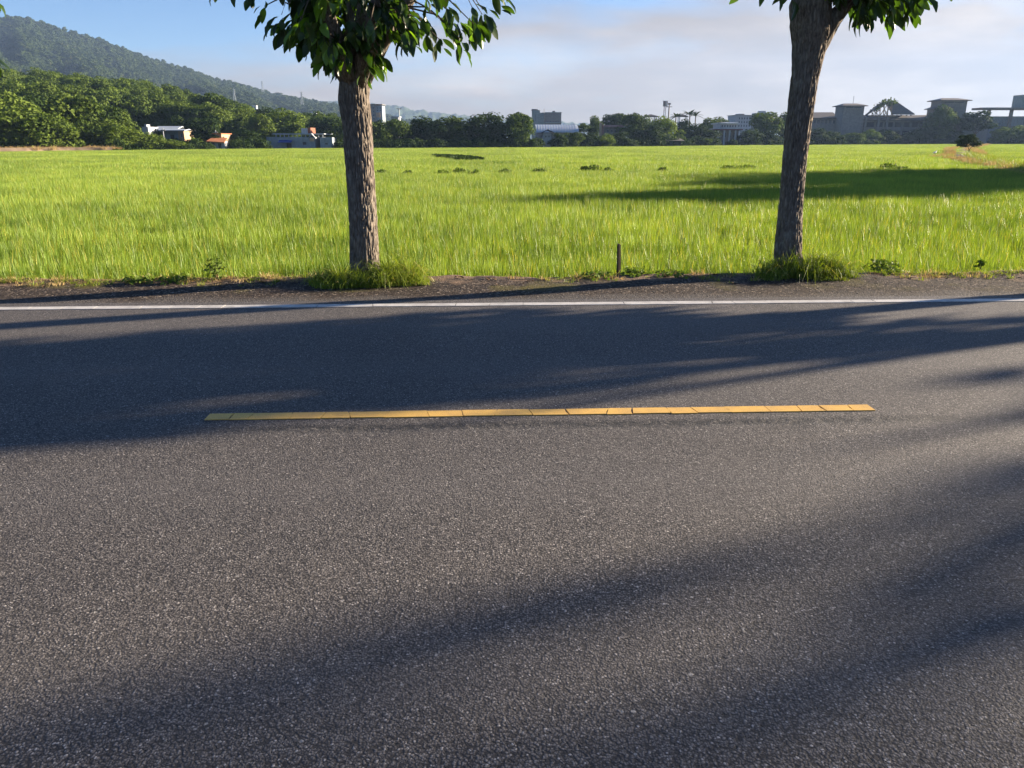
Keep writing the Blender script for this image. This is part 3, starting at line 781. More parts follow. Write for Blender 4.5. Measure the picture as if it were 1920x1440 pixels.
def hill_fn(u, t):
    Y0 = Yf(max(0, u)) + (6 if u < 420 else 24); Y1 = 320.0
    Y = Y0 + (Y1 - Y0) * t
    zt = at(u, float(sil(u, HILL)), Y1)[2] - 9.0
    x = at(u, 240, Y)[0]
    z = PADDY + max(0.0, zt - PADDY) * float(smooth01(t * 0.97)) ** 0.9 + 1.5 * t * mnoise.noise(Vector((x * .03, Y * .03, 2)))
    return (x, Y, z)
terrain('hillside', np.linspace(-260, 720, 70), np.linspace(0, 1.25, 26), hill_fn, m_floor)
def mount_fn(u, t):
    Y0, Y1 = 380.0, 1500.0
    Y = Y0 + (Y1 - Y0) * t
    zt = at(u, float(sil(u, MOUNT)), Y1)[2] - 8.0
    x = at(u, 150, Y)[0]
    tt = min(t, 1.0)
    base = max(0.0, zt) * (0.30 * tt + 0.70 * tt ** 1.7)
    spur = mnoise.noise(Vector((u * .0085 + t * 1.4, t * 1.9, 4.0))) + 0.5 * mnoise.noise(Vector((u * .02 - t, t * 4.3, 9.0)))
    z = PADDY - 1 + base + 42 * spur * tt * (1 - tt) * 4 * min(1.0, zt / 120 + .15) * .55
    if t > 1: z -= (t - 1) * 500
    return (x, Y, max(z, PADDY - 1))
terrain('mountain', np.linspace(-420, 900, 130), np.linspace(0, 1.12, 60), mount_fn, m_floor)
def ridge_fn(u, t):
    Y = 2300 + 600 * t
    zt = at(u, float(sil(u, RIDGE)), 2900)[2]
    x = at(u, 230, Y)[0]
    z = PADDY - 1 + max(0, zt) * (1 - abs(1 - min(t, 1))) ** .7 + (7 * mnoise.noise(Vector((u * .12, t * 5, 1))) + 5 * mnoise.noise(Vector((u * .35, t * 14, 3)))) * min(1, t * 3)
    if t > 1: z -= (t - 1) * 900
    return (x, Y, max(z, PADDY - 1))
terrain('distant_ridge', np.linspace(330, 2300, 620), np.linspace(0, 1.1, 24), ridge_fn, m_ridge)

def scatter_on(fn, cnt, u0, u1, seed, bias):
    rng = np.random.default_rng(seed)
    us = rng.uniform(u0, u1, cnt); ts = rng.uniform(0, 1, cnt) ** bias
    return np.array([fn(a, b) for a, b in zip(us, ts)]), rng
near_wood_src = CR_ROUND['m'] + CR_ROUND['b'] + CR_BUSH['m'] + [CR_BUSH['d'][0], CR_LOOSE['b'][0]]
pts, rng = scatter_on(hill_fn, 1500, -230, 640, 31, 0.8)
keep = pts[:, 1] > 1.0
# clearing round the white sheds, the orange roofed house and the grey building
uu = 960 + pts[:, 0] / pts[:, 1] * 1.049 * FPX
keep &= ~((uu > 215) & (uu < 480) & (pts[:, 1] < 192)); keep &= ~((uu > 470) & (pts[:, 1] < 235))
pts = pts[keep]; k = len(pts); w = rng.uniform(.55, 1.15, k)
gn_scatter('wood', pts - np.array([0, 0, .8]), near_wood_src, rng.uniform(0, 6.3, k), np.stack([w, w, w * rng.uniform(.75, 1.05, k)], 1), rng.integers(0, len(near_wood_src), k), 'dense green wood covering the low hill behind the left paddy edge')
far_src2 = [crown_mesh('wood_crown', 300 + i, (0, 0, 5.0), (3.0, 3.0, 3.4), 7, (1.6, 2.6), 80, 1.25, m_fol_w) for i in range(4)]
pts, rng = scatter_on(mount_fn, 26000, -330, 880, 32, 0.72)
k = len(pts); w = (.65 + .8 * rng.uniform(0, 1, k) ** 2) * np.clip(.75 + pts[:, 1] / 3200, .8, 1.2)
gn_scatter('wood', pts - np.array([0, 0, 1.5]), far_src2, rng.uniform(0, 6.3, k), np.stack([w, w, w * rng.uniform(.42, .75, k)], 1), rng.integers(0, 4, k), 'hazy forest covering the mountain at the upper left')

# undergrowth strip closing the foot of the tree belt
und_src = [crown_mesh('undergrowth', 330 + i, (0, 0, 1.0), (1.5, 1.5, 1.0), 8, (.6, 1.0), 60, .34, m_fol_d) for i in range(3)]
pts = []
rng = np.random.default_rng(44)
for u in np.arange(-60, 2000, 3.2):
    if 393 < u < 438 or 1014 < u < 1038 or 1340 < u < 1394: continue
    for dY in ((7, 14) if u < 205 else (3.2, 8, 16) if u < 1000 else (8, 15)):
        if (495 < u < 632 and dY < 12) or (u < 205 and dY < 7): continue
        if (1790 < u < 1860): continue
        Y = Yf(u) + dY + rng.uniform(-1, 1); x, _, _z = at(u, 272, Y); pts.append((x, Y, PADDY))
k = len(pts); w = rng.uniform(.55, 1.15, k) * np.clip(np.array(pts)[:, 1] / 190, .7, 1.3)
gn_scatter('undergrowth', pts, und_src, rng.uniform(0, 6.3, k), np.stack([w * 1.2, w * 1.2, w * rng.uniform(.7, 1.3, k)], 1), rng.integers(0, 3, k), 'dark undergrowth along the far edge of the paddy')

# ------------------------------------------------------------------ far buildings
def P_(name, col, *a):
    return plain_mat(name, [c_ * 0.75 for c_ in col], *a)      # weathered paint and concrete, darkened evenly so sunlit walls don't burn out
mat_white = P_('white_plaster', (0.50, 0.52, 0.54)); mat_grey = P_('grey_concrete', (0.31, 0.28, 0.25)); mat_bgrey = P_('blue_grey_wall', (0.33, 0.38, 0.41))
mat_tan = P_('tan_plaster', (0.60, 0.42, 0.27)); mat_orange = P_('orange_tiles', (0.55, 0.22, 0.10)); mat_metal = P_('pale_metal_roof', (0.52, 0.57, 0.62), 0.5, 0.4)
mat_dark = P_('dark_roof', (0.10, 0.10, 0.11)); mat_green = P_('grey_green_wall', (0.33, 0.38, 0.36)); mat_pink = P_('pink_roof', (0.52, 0.32, 0.30)); mat_red = P_('dark_red_band', (0.20, 0.07, 0.07))
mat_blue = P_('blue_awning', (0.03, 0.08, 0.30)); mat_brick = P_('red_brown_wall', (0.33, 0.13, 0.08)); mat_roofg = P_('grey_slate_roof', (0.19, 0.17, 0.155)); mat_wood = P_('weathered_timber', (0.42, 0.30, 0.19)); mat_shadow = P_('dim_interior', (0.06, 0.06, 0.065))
m_glass, n = new_mat('window_glass'); finish(n, bsdf(n, (0.03, 0.04, 0.05), 0.12, 0.6))

class Bld:
    """a building whose front wall stands at distance Y, laid out in metres from its left front corner"""
    def __init__(s, name, label, u0, u1, vref, Y, cat='building', group=None, rz=0.0, base=PADDY):
        x0 = at(u0, vref, Y)[0]; x1 = at(u1, vref, Y)[0]
        s.k = mppx(vref, Y); s.Y = Y; s.u0 = u0; s.w = x1 - x0; s.base = base
        s.o = thing(name, label, cat, (x0, Y, base), rz, group)
    def X(s, u): return (u - s.u0) * s.k
    def Z(s, v): return at(960, v, s.Y)[2] - s.base
    def box(s, part, mat, x0, x1, z0, z1, y0=0.0, y1=6.0, parent=None):
        return MB().box(x0, x1, y0, y1, z0, z1).build(part, mat, parent or s.o)
    def wall(s, mat, x0, x1, z0, z1, depth, openings=(), y=0.0, part='wall', pane=m_glass, pname='window'):
        """box with real openings in its front; each opening gets a recessed window"""
        xs = sorted({x0, x1} | {a for o in openings for a in o[:2]}); zs = sorted({z0, z1} | {a for o in openings for a in o[2:]})
        b = MB(); th = 0.22
        def hol(xa, xb, za, zb): return any(o[0] - 1e-6 <= xa and xb <= o[1] + 1e-6 and o[2] - 1e-6 <= za and zb <= o[3] + 1e-6 for o in openings)
        for xa, xb in zip(xs[:-1], xs[1:]):
            for za, zb in zip(zs[:-1], zs[1:]):
                if not hol(xa, xb, za, zb): b.add([(xa, y, za), (xb, y, za), (xb, y, zb), (xa, y, zb)], [[0, 1, 2, 3]])
        for (xa, xb, za, zb) in openings:
            V = [(xa, y, za), (xb, y, za), (xb, y, zb), (xa, y, zb), (xa, y + th, za), (xb, y + th, za), (xb, y + th, zb), (xa, y + th, zb)]
            b.add(V, [[0, 4, 5, 1], [1, 5, 6, 2], [2, 6, 7, 3], [3, 7, 4, 0]])
        b.add([(x0, y, z0), (x1, y, z0), (x1, y + depth, z0), (x0, y + depth, z0), (x0, y, z1), (x1, y, z1), (x1, y + depth, z1), (x0, y + depth, z1)],
              [[1, 2, 6, 5], [2, 3, 7, 6], [3, 0, 4, 7], [4, 5, 6, 7]])
        w = b.build(part, mat, s.o)
        for (xa, xb, za, zb) in openings:
            mg = 0.06
            pn = MB().box(xa + mg, xb - mg, y + th - .05, y + th - .02, za + mg, zb - mg).build(pname, pane, s.o)
            fb = MB(); 
            fb.box(xa, xb, y + th - .09, y + th - .01, za, za + mg).box(xa, xb, y + th - .09, y + th - .01, zb - mg, zb).box(xa, xa + mg, y + th - .085, y + th - .012, za + mg, zb - mg).box(xb - mg, xb, y + th - .085, y + th - .012, za + mg, zb - mg)
            if pname == 'window': fb.box((xa + xb) / 2 - .03, (xa + xb) / 2 + .03, y + th - .085, y + th - .055, za + mg, zb - mg)
            fb.build('window_frame', mat_white if pname == 'window' else mat, pn)
        return w
    def gable(s, part, mat, x0, x1, y0, y1, z0, z1, along='x', th=0.18, parent=None):
        if along == 'x':
            ym = (y0 + y1) / 2; P = [(y0, z0), (ym, z1), (y1, z0), (y1, z0 + th), (ym, z1 + th), (y0, z0 + th)]
            V = [(x0, a, c) for a, c in P] + [(x1, a, c) for a, c in P]
        else:
            xm = (x0 + x1) / 2; P = [(x0, z0), (xm, z1), (x1, z0), (x1, z0 + th), (xm, z1 + th), (x0, z0 + th)]
            V = [(a, y0, c) for a, c in P] + [(a, y1, c) for a, c in P]
        b = MB(); b.add(V, [[i, (i + 1) % 6, (i + 1) % 6 + 6, i + 6] for i in range(6)])
        b.F.setdefault(4, []).append(np.array([[0, 1, 4, 5], [1, 2, 3, 4], [6, 7, 10, 11], [7, 8, 9, 10]]))
        return b.build(part, mat, parent or s.o)
    def hip(s, part, mat, x0, x1, y0, y1, z0, z1, inset, parent=None):
        ym = (y0 + y1) / 2
        V = [(x0, y0, z0), (x1, y0, z0), (x1, y1, z0), (x0, y1, z0), (x0, y0, z0 + .25), (x1, y0, z0 + .25), (x1, y1, z0 + .25), (x0, y1, z0 + .25), (x0 + inset, ym, z1), (x1 - inset, ym, z1)]
        b = MB().add(V, [[0, 3, 2, 1], [0, 1, 5, 4], [1, 2, 6, 5], [2, 3, 7, 6], [3, 0, 4, 7], [4, 5, 9, 8], [6, 7, 8, 9]])
        b.F.setdefault(3, []).append(np.array([[5, 6, 9], [7, 4, 8]]))
        return b.build(part, mat, parent or s.o)
def grid(x0, x1, n_, z0, z1, frac=.55):
    st = (x1 - x0) / n_; return [(x0 + st * (i + .5 - frac / 2), x0 + st * (i + .5 + frac / 2), z0, z1) for i in range(n_)]

# white sheds on the left
b = Bld('shed', 'white metal sheds with a long pale roof behind low bushes on the left', 262, 326, 245, Yf(300) + 34, 'shed')
b.wall(mat_white, 0, b.X(283), 0, b.Z(241), 6, [(b.X(270), b.X(275), b.Z(248), b.Z(243.5))])
b.wall(mat_white, b.X(275), b.X(286), 0, b.Z(238), 5, [], y=-2.0, part='annex_wall')
b.wall(mat_grey, b.X(283) + .05, b.X(325), 0, b.Z(246), 8, [(b.X(300), b.X(308), b.Z(254), b.Z(248.5))], y=.6, part='hall_wall')
b.gable('roof', mat_metal, b.X(281), b.X(327), -.2, 9.2, b.Z(247), b.Z(237.5))
b.box('water_tank', mat_white, b.X(266), b.X(270), b.Z(241) + .02, b.Z(233), 1.5, 3.2)
b = Bld('shed', 'low blue grey shed with a tan gable end beside the dark round tree', 300, 350, 250, Yf(325) + 20, 'shed')
b.wall(mat_bgrey, 0, b.X(336), 0, b.Z(245.5), 5, [(b.X(318), b.X(326), 0, b.Z(252))], pname='door', pane=mat_dark)
b.wall(mat_tan, b.X(336) + .03, b.X(347), 0, b.Z(246), 5, [(b.X(340), b.X(344), b.Z(258), b.Z(251))], y=-.6, part='end_wall')
b.gable('roof', mat_metal, b.X(299), b.X(350), -1.0, 5.6, b.Z(246) + .02, b.Z(243))
b = Bld('house', 'small orange roofed house with cream walls at the paddy edge on the left', 402, 434, 262, Yf(418) + 8, 'house')
b.wall(mat_tan, 0, b.X(416), 0, b.Z(251.5), 5, [(b.X(408), b.X(412), b.Z(258), b.Z(254))])
b.box('upper_roof', mat_orange, -.3, b.X(418), b.Z(251.5) + .01, b.Z(250), -.6, 5.4)
b.wall(mat_white, 0.1, b.X(430), 0, b.Z(265), 3, [(b.X(407), b.X(412), b.Z(272), b.Z(267)), (b.X(418), b.X(424), 0, b.Z(268))], y=-3.02, part='porch_wall')
V = [(-.3, -3.6, b.Z(266)), (b.X(432), -3.6, b.Z(268)), (b.X(427), -.02, b.Z(260)), (-.3, -.02, b.Z(258.5))]
MB().add(V + [(a, c, d_ + .15) for a, c, d_ in V], BOXF).build('porch_roof', mat_orange, b.o)
b = Bld('house', 'small pale house half hidden in trees right of the dark round tree', 438, 456, 240, Yf(440) + 55, 'house')
b.wall(mat_white, 0, b.w, 0, b.Z(238.5), 6, [(b.X(443), b.X(446), b.Z(243), b.Z(240)), (b.X(449), b.X(452), b.Z(243), b.Z(240))]); b.box('parapet', mat_white, b.X(453), b.w + .15, b.Z(238.5) + .01, b.Z(236), -.1, 2)
# long grey building
b = Bld('warehouse', 'long blue grey building with flat pale roof deck, left of the left trunk', 500, 624, 262, Yf(560) + 6)
b.wall(mat_bgrey, 0, b.X(590), 0, b.Z(257), 10, [(b.X(536), b.X(546), 0, b.Z(268)), (b.X(566), b.X(574), b.Z(272), b.Z(266))], pname='door', pane=mat_dark)
b.wall(mat_bgrey, b.X(599), b.X(622), 0, b.Z(257.5), 8, [(b.X(608), b.X(613), b.Z(272), b.Z(267))], y=.4, part='end_wall')
V = [(b.X(524), -1.6, b.Z(267.5)), (b.X(549), -1.6, b.Z(267.5)), (b.X(549), -.02, b.Z(263)), (b.X(524), -.02, b.Z(263))]
MB().add(V + [(a, c, d_ + .06) for a, c, d_ in V], BOXF).build('awning', mat_blue, b.o)
b.box('roof_deck', mat_metal, b.X(509), b.X(606), b.Z(251.8), b.Z(250.2), 1.0, 9.5)
for u in range(514, 606, 8): b.box('roof_post', mat_white, b.X(u), b.X(u) + .16, b.Z(257) + .01, b.Z(251.8) - .01, 1.2, 1.36)
b.box('roof_room', mat_white, b.X(559), b.X(571), b.Z(250.2) + .01, b.Z(240), 3, 8)
b.box('brick_room', mat_brick, b.X(571) + .03, b.X(577), b.Z(250.2) + .01, b.Z(239), 3, 7)
b.gable('gable_roof', mat_white, b.X(578), b.X(592), -.3, .9, b.Z(260), b.Z(252), along='y')
b.box('gable_wall', mat_tan, b.X(581), b.X(589), b.Z(265), b.Z(259), -.2, -.02)
# little houses on the mountain foot
for (u, v, w, lb) in [(404, 191, 9, 'tiny white house on the wooded slope, left of the pylon'), (415, 194, 5, 'tiniest white hut on the slope beside the tiny white house'), (470, 198, 10, 'tiny white house on the slope right of the pylon'), (583, 210, 10, 'long low white roof on the far slope above the grey building'), (610, 214, 7, 'small pale hut on the far slope just left of the left trunk')]:
    for tt_ in np.linspace(.05, .98, 200):
        Y = 380 + 1120 * tt_
        if mount_fn(u, tt_)[2] + 8.0 > at(u, v, Y)[2]: break
    z = at(u, v, Y)[2]
    b = Bld('house', lb, u, u + w, v, Y, 'house', 'tiny houses on the wooded slope', base=z - 6)
    b.wall(mat_white, 0, b.w, 0, 6.0, 5, grid(.3, b.w - .3, 2, 4.0, 5.2)); b.box('roof', mat_white, -.3, b.w + .3, 6.01, 6.3, -.5, 5.5)
# apartment block right of the left trunk
b = Bld('apartment_block', 'grey and white apartment block just right of the left trunk, above the dark belt', 684, 717, 205, 420.0)
op = [o for z in (200, 207, 214, 221) for o in grid(b.X(686), b.X(703), 3, b.Z(z + 4), b.Z(z))]
b.wall(mat_grey, 0, b.X(704), 0, b.Z(196), 12, op); b.wall(mat_bgrey, b.X(704) + .03, b.X(716), 0, b.Z(198), 10, [o for z in (201, 205) for o in grid(b.X(705), b.X(715), 2, b.Z(z + 3), b.Z(z))], y=.8, part='wing_wall')
b.box('balcony_panel', mat_tan, b.X(704.5), b.X(712), b.Z(220), b.Z(211), .2, .75); b.box('roof_slab', mat_grey, -.4, b.X(717), b.Z(196) + .01, b.Z(195), -.4, 12.4)
b = Bld('house', 'small pale house roof above the dark belt beside a thin pole', 733, 747, 222, 380.0, 'house')
b.wall(mat_white, 0, b.w, 0, b.Z(219.5), 8, grid(.4, b.w - .4, 2, b.Z(225), b.Z(222))); b.box('roof', mat_metal, -.4, b.w + .4, b.Z(219.5) + .01, b.Z(218), -.5, 8.5)
# grey-green twin blocks
b = Bld('factory_block', 'tall grey green twin factory blocks with roof tower behind the arched metal roof', 998, 1053, 225, 420.0)
b.wall(mat_green, 0, b.X(1012), 0, b.Z(206.5), 10, [(b.X(1003), b.X(1004.4), b.Z(228), b.Z(214))], part='tower_wall')
b.box('tower_cap', mat_grey, -.3, b.X(1008), b.Z(206.5) + .01, b.Z(204.5), -.3, 9)
b.wall(mat_green, b.X(1012) + .03, b.X(1020), 0, b.Z(211), 10, [(b.X(1009.5) + 1.0, b.X(1011) + 1.4, b.Z(229), b.Z(224))] if False else [], y=.3, part='link_wall')
b.wall(mat_grey, b.X(1022), b.X(1052), 0, b.Z(212), 12, grid(b.X(1024), b.X(1050), 5, b.Z(229), b.Z(226.5), .5), y=-1.5, part='block_wall')
b.box('parapet', mat_green, b.X(1021.5), b.X(1052.5), b.Z(212) + .01, b.Z(210.5), -1.8, 10.8)
b.box('ledge', mat_green, b.X(1021), b.X(1052.6), b.Z(231), b.Z(229.5), -2.0, -1.52)
b.box('roof_box', mat_grey, b.X(1036), b.X(1041), b.Z(210.5) + .01, b.Z(207.5), 2, 5)
MB().tube([(b.X(1020.5), 4, 0), (b.X(1020.5), 4, b.Z(203))], .12, 6).build('mast', mat_grey, b.o)
# arched metal roof hall
b = Bld('hall', 'long hall with a pale arched metal roof behind the hedge', 1005, 1085, 245, Yf(1045) + 40)
b.wall(mat_grey, .5, b.w - .5, 0, b.Z(248.5), 22, grid(1, b.w - 1, 8, b.Z(258), b.Z(252)))
V = []; ks = 12; zz0 = b.Z(248.5); zz1 = b.Z(232)
for i in range(ks + 1):
    a = math.pi / 2 * i / ks; y = -1 + 14 * (1 - math.cos(a)) ; z = zz0 + (zz1 - zz0) * math.sin(a)
    V += [(0, y, z), (b.w, y, z)]
for i in range(ks + 1):
    a = math.pi / 2 * i / ks; y = -1 + 14 * (1 - math.cos(a)); z = zz0 + (zz1 - zz0) * math.sin(a)
    V += [(b.w - 1.6 * i / ks, 25 - y * .9, z)] if False else []
MB().add(V, [[2 * i, 2 * i + 1, 2 * i + 3, 2 * i + 2] for i in range(ks)]).build('roof', mat_metal, b.o, smooth=True)
for i in range(1, 16):
    x = b.w * i / 16
    MB().tube([(x, -1 + 14 * (1 - math.cos(math.pi / 2 * j / 8)), zz0 + (zz1 - zz0) * math.sin(math.pi / 2 * j / 8) + .03) for j in range(9)], .05, 4).build('roof_seam', mat_metal, b.o)
b = Bld('house', 'small white house with a dark gable roof at the foot of the arched hall', 1017, 1036, 255, Yf(1026) + 10, 'house')
b.wall(mat_white, .3, b.w - .3, 0, b.Z(250), 6, [(b.X(1022), b.X(1025), b.Z(258), b.Z(254)), (b.X(1028), b.X(1031), b.Z(258), b.Z(254))])
b.gable('roof', mat_dark, b.X(1015), b.X(1039), -.6, 6.6, b.Z(250) + .02, b.Z(244), along='y')
b = Bld('house', 'wide house with a pink roof and white column among trees in the centre right', 1121, 1169, 242, Yf(1145) + 26, 'house')
b.wall(mat_grey, b.X(1133), b.X(1167), 0, b.Z(238.5), 8, grid(b.X(1136), b.X(1166), 4, b.Z(249), b.Z(243)))
b.box('roof', mat_pink, b.X(1131), b.X(1169), b.Z(238.5) + .01, b.Z(234.5), -1.2, 8.6)
b.box('column', mat_tan, b.X(1124), b.X(1128), 0, b.Z(230), -1.0, 0.2); b.wall(mat_pink, b.X(1128) + .02, b.X(1133) - .02, 0, b.Z(234), 6, part='side_wall')
# pavilions
for (u0, u1, vt, lb) in [(1210, 1234, 214, 'open roof pavilion with four posts left of the antenna masts'), (1273, 1291, 214, 'open roof pavilion with four posts right of the antenna masts, between palms')]:
    Y = Yf(u0) + 52; b = Bld('pavilion', lb, u0, u1, vt, Y, 'pavilion', 'roof pavilions behind the paddy')
    b.hip('roof', mat_dark, 0, b.w, 0, b.w, b.Z(vt + 5), b.Z(vt), b.w * .42)
    for px in (.12, .88):
        for py in (.12, .88): b.box('post', mat_white, b.w * px - .13, b.w * px + .13, b.Z(vt + 14) + .01, b.Z(vt + 5) - .01, b.w * py - .13, b.w * py + .13)
    b.wall(mat_white, .2, b.w - .2, 0, b.Z(vt + 14), b.w - .4, grid(.5, b.w - .5, 3, b.Z(vt + 26), b.Z(vt + 18)), y=.2)
# antenna masts
for (u, vt, kind_, lb) in [(1247.5, 189, 0, 'taller lattice antenna mast with boxes at its top'), (1255, 196, 1, 'shorter thick antenna mast with a cross arm')]:
    Y = 400.0; x, _, z = at(u, vt, Y); H = z - PADDY
    t = thing('antenna_mast', lb, 'mast', (x, Y, PADDY), group='antenna masts')
    if kind_ == 0:
        q = .45
        for sx in (-q, q):
            for sy in (-q, q): MB().tube([(sx, sy, 0), (sx * .8, sy * .8, H)], .09, 5).build('leg', mat_red if sx < 0 else mat_white, t)
        lb_ = MB()
        for i in range(int(H / 1.2)):
            z0 = i * 1.2; s_ = 1 if i % 2 else -1
            lb_.tube([(-q * s_ * .9, -q * .9, z0), (q * s_ * .9, -q * .9, z0 + 1.2)], .05, 4).tube([(-q * .9, -q * s_ * .9, z0), (-q * .9, q * s_ * .9, z0 + 1.2)], .05, 4)
        lb_.build('lattice', mat_white, t)
        for a in range(3): MB().box(-1.1 + a * .8, -.55 + a * .8, -.8, -.5, H - 2.6, H - .2).build('antenna_box', mat_grey, t)
        MB().box(-1.2, 1.2, -.5, .5, H - .2, H).build('platform', mat_grey, t)
    else:
        MB().tube([(0, 0, 0), (0, 0, H)], [.42, .30], 10).build('pole', mat_grey, t, smooth=True)
        MB().box(-1.4, 1.4, -.12, .12, H - 1.2, H - .9).build('cross_arm', mat_grey, t); MB().box(-.6, .6, -.45, .45, H - .1, H + .7).build('head_box', mat_grey, t)
# white villa
b = Bld('villa', 'white two storey villa with a dark red eaves band and columns', 1343, 1392, 250, Yf(1368) + 18, 'house')
b.wall(mat_white, b.X(1352), b.X(1385), b.Z(240.5), b.Z(232), 9, grid(b.X(1354), b.X(1384), 6, b.Z(238.5), b.Z(234), .55), y=2.0, part='upper_wall')
b.hip('roof', mat_metal, b.X(1349), b.X(1388), 1.2, 12, b.Z(232) + .01, b.Z(228), 5)
b.box('eaves_band', mat_red, b.X(1342), b.X(1391), b.Z(244), b.Z(242), -1.0, 11.5); b.box('terrace', mat_white, b.X(1344), b.X(1390), b.Z(242) + .01, b.Z(240.5) - .01, -.6, 11)
b.wall(mat_grey, b.X(1347), b.X(1388), 0, b.Z(244) - .01, 9, grid(b.X(1349), b.X(1386), 4, b.Z(258), b.Z(248), .5), y=2.0)
for u in (1345, 1356, 1366, 1377, 1387): b.box('column', mat_white, b.X(u), b.X(u) + .45, 0, b.Z(244) - .01, -.7, -.25)
# white apartment block
b = Bld('apartment_block', 'white apartment block with roof rooms behind the large tree left of the right trunk', 1378, 1444, 225, 420.0)
op = [o for z in (220, 227, 234) for o in grid(b.X(1384), b.X(1418), 7, b.Z(z + 4), b.Z(z), .5)]
b.wall(mat_white, 0, b.X(1420), 0, b.Z(216.5), 14, op); b.box('roof_slab', mat_white, -.6, b.X(1421), b.Z(216.5) + .01, b.Z(215.4), -.7, 14.5)
b.box('roof_room', mat_grey, b.X(1386), b.X(1397), b.Z(215.4) + .01, b.Z(213), 2, 8)
b.wall(mat_white, b.X(1420) + .7, b.X(1444), 0, b.Z(211), 12, grid(b.X(1424), b.X(1442), 3, b.Z(222), b.Z(217), .5), y=1.0, part='tower_wall')
b.box('stair_room', mat_white, b.X(1428), b.X(1438), b.Z(211) + .01, b.Z(207.5), 3, 8); b.box('brick_panel', mat_brick, b.X(1425), b.X(1429), b.Z(225), b.Z(218), .9, .98)
b = Bld('shed', 'low dark open shed at the paddy edge below the antenna masts', 1250, 1280, 265, Yf(1262) + 5, 'shed')
b.wall(mat_shadow, .4, b.w - .4, 0, b.Z(264), 6, [(b.X(1256), b.X(1272), 0, b.Z(266))], pname='door', pane=mat_dark); 
V = [(-.3, -1.2, b.Z(264.5)), (b.w + .3, -1.2, b.Z(264.5)), (b.w + .3, 6.5, b.Z(259.5)), (-.3, 6.5, b.Z(259.5))]
MB().add(V + [(a, c, d_ + .12) for a, c, d_ in V], BOXF).build('roof', mat_roofg, b.o)

# long grey school-like building with broken gable roof
YB = Yf(1650) + 34
b = Bld('derelict_building', 'long grey derelict building with two stair towers and a broken gable roof', 1575, 1748, 230, YB)
cols = [1577, 1597, 1617, 1641, 1657, 1676, 1692, 1708, 1723, 1738]
op = [(b.X(a + 2.5), b.X(c - 1), b.Z(238.5), b.Z(229)) for a, c in zip(cols[:-1], cols[1:])]
op2 = [(b.X(a + 2.5), b.X(c - 1), b.Z(257), b.Z(245)) for a, c in zip(cols[:-1], cols[1:])]
b.wall(mat_grey, 0, b.w, 0, b.Z(221), 12, op + op2, pname='opening', pane=mat_shadow)
V = [(-.8, -1.6, b.Z(226)), (b.w + .3, -1.6, b.Z(226)), (b.w + .3, 6, b.Z(216.5)), (-.8, 6, b.Z(216.5))]
MB().add([(a, c, d_ + .01) for a, c, d_ in V] + [(a, c, d_ + .3) for a, c, d_ in V], BOXF).build('long_roof', mat_roofg, b.o)
for u in (1617, 1641, 1657): b.box('pier', mat_grey, b.X(u), b.X(u) + .8, 0, b.Z(219), -2.3, -1.7)
for u in (1628, 1650, 1668, 1700, 1716): b.box('balcony_rail', mat_grey, b.X(u - 8), b.X(u + 8), b.Z(243), b.Z(239.5), -.5, -.3)
# broken gable roof: sound slope right, bare rafters left
xl, xm, xr = b.X(1621), b.X(1658), b.X(1706); ze, zr = b.Z(213.5), b.Z(191)
V = [(b.X(1661), -.5, zr), (b.X(1680), -.5, zr), (xr, -3.0, ze), (b.X(1664), -3.0, ze)]
V = [(b.X(1659), 3.0, zr), (b.X(1682), 3.0, zr), (xr, -3.0, ze - .4), (b.X(1666), -3.0, ze - .4)]
MB().add(V + [(a, c + .1, d_ + .35) for a, c, d_ in V], BOXF).build('sound_roof_slope', mat_roofg, b.o)
V = [(b.X(1682), 3.0, zr), (b.X(1682), 10.0, zr - 1), (xr + .6, 10.0, ze), (xr, -3.0, ze - .42)]
MB().add(V + [(a, c + .05, d_ + .3) for a, c, d_ in V], BOXF).build('roof_hip', mat_roofg, b.o)
MB().tube([(xl - 1.0, -2.6, ze - .6), (b.X(1640), 0, (ze + zr) / 2 + .5), (xm, 3.0, zr + .2)], .42, 5).build('verge_rafter', mat_roofg, b.o)
for u in (1629, 1636, 1643, 1650, 1657, 1664):
    tz = ze + (zr - ze) * min(1, (u - 1621) / 37.0)
    MB().tube([(b.X(u), -2.4, ze - 1.2), (b.X(u) + .3, -1, tz - .2)], .20, 5).build('truss_post', mat_wood, b.o)
for (ua, ub, k1) in [(1629, 1643, .3), (1643, 1629, .35), (1643, 1657, .8), (1657, 1648, .75), (1650, 1664, .6), (1668, 1660, .5)]:
    MB().tube([(b.X(ua), -2.2, ze - .8), (b.X(ub), -1.2, ze + (zr - ze) * k1)], .17, 5).build('truss_brace', mat_wood, b.o)
MB().tube([(xl, -2.5, ze - .9), (b.X(1672), -2.5, ze - .9)], .22, 5).build('tie_beam', mat_wood, b.o)
for i, u in enumerate((1674, 1682, 1692, 1700)): b.box('roof_post', mat_grey, b.X(u), b.X(u) + .5, b.Z(217.5), ze - .45, -2.2, -1.8)
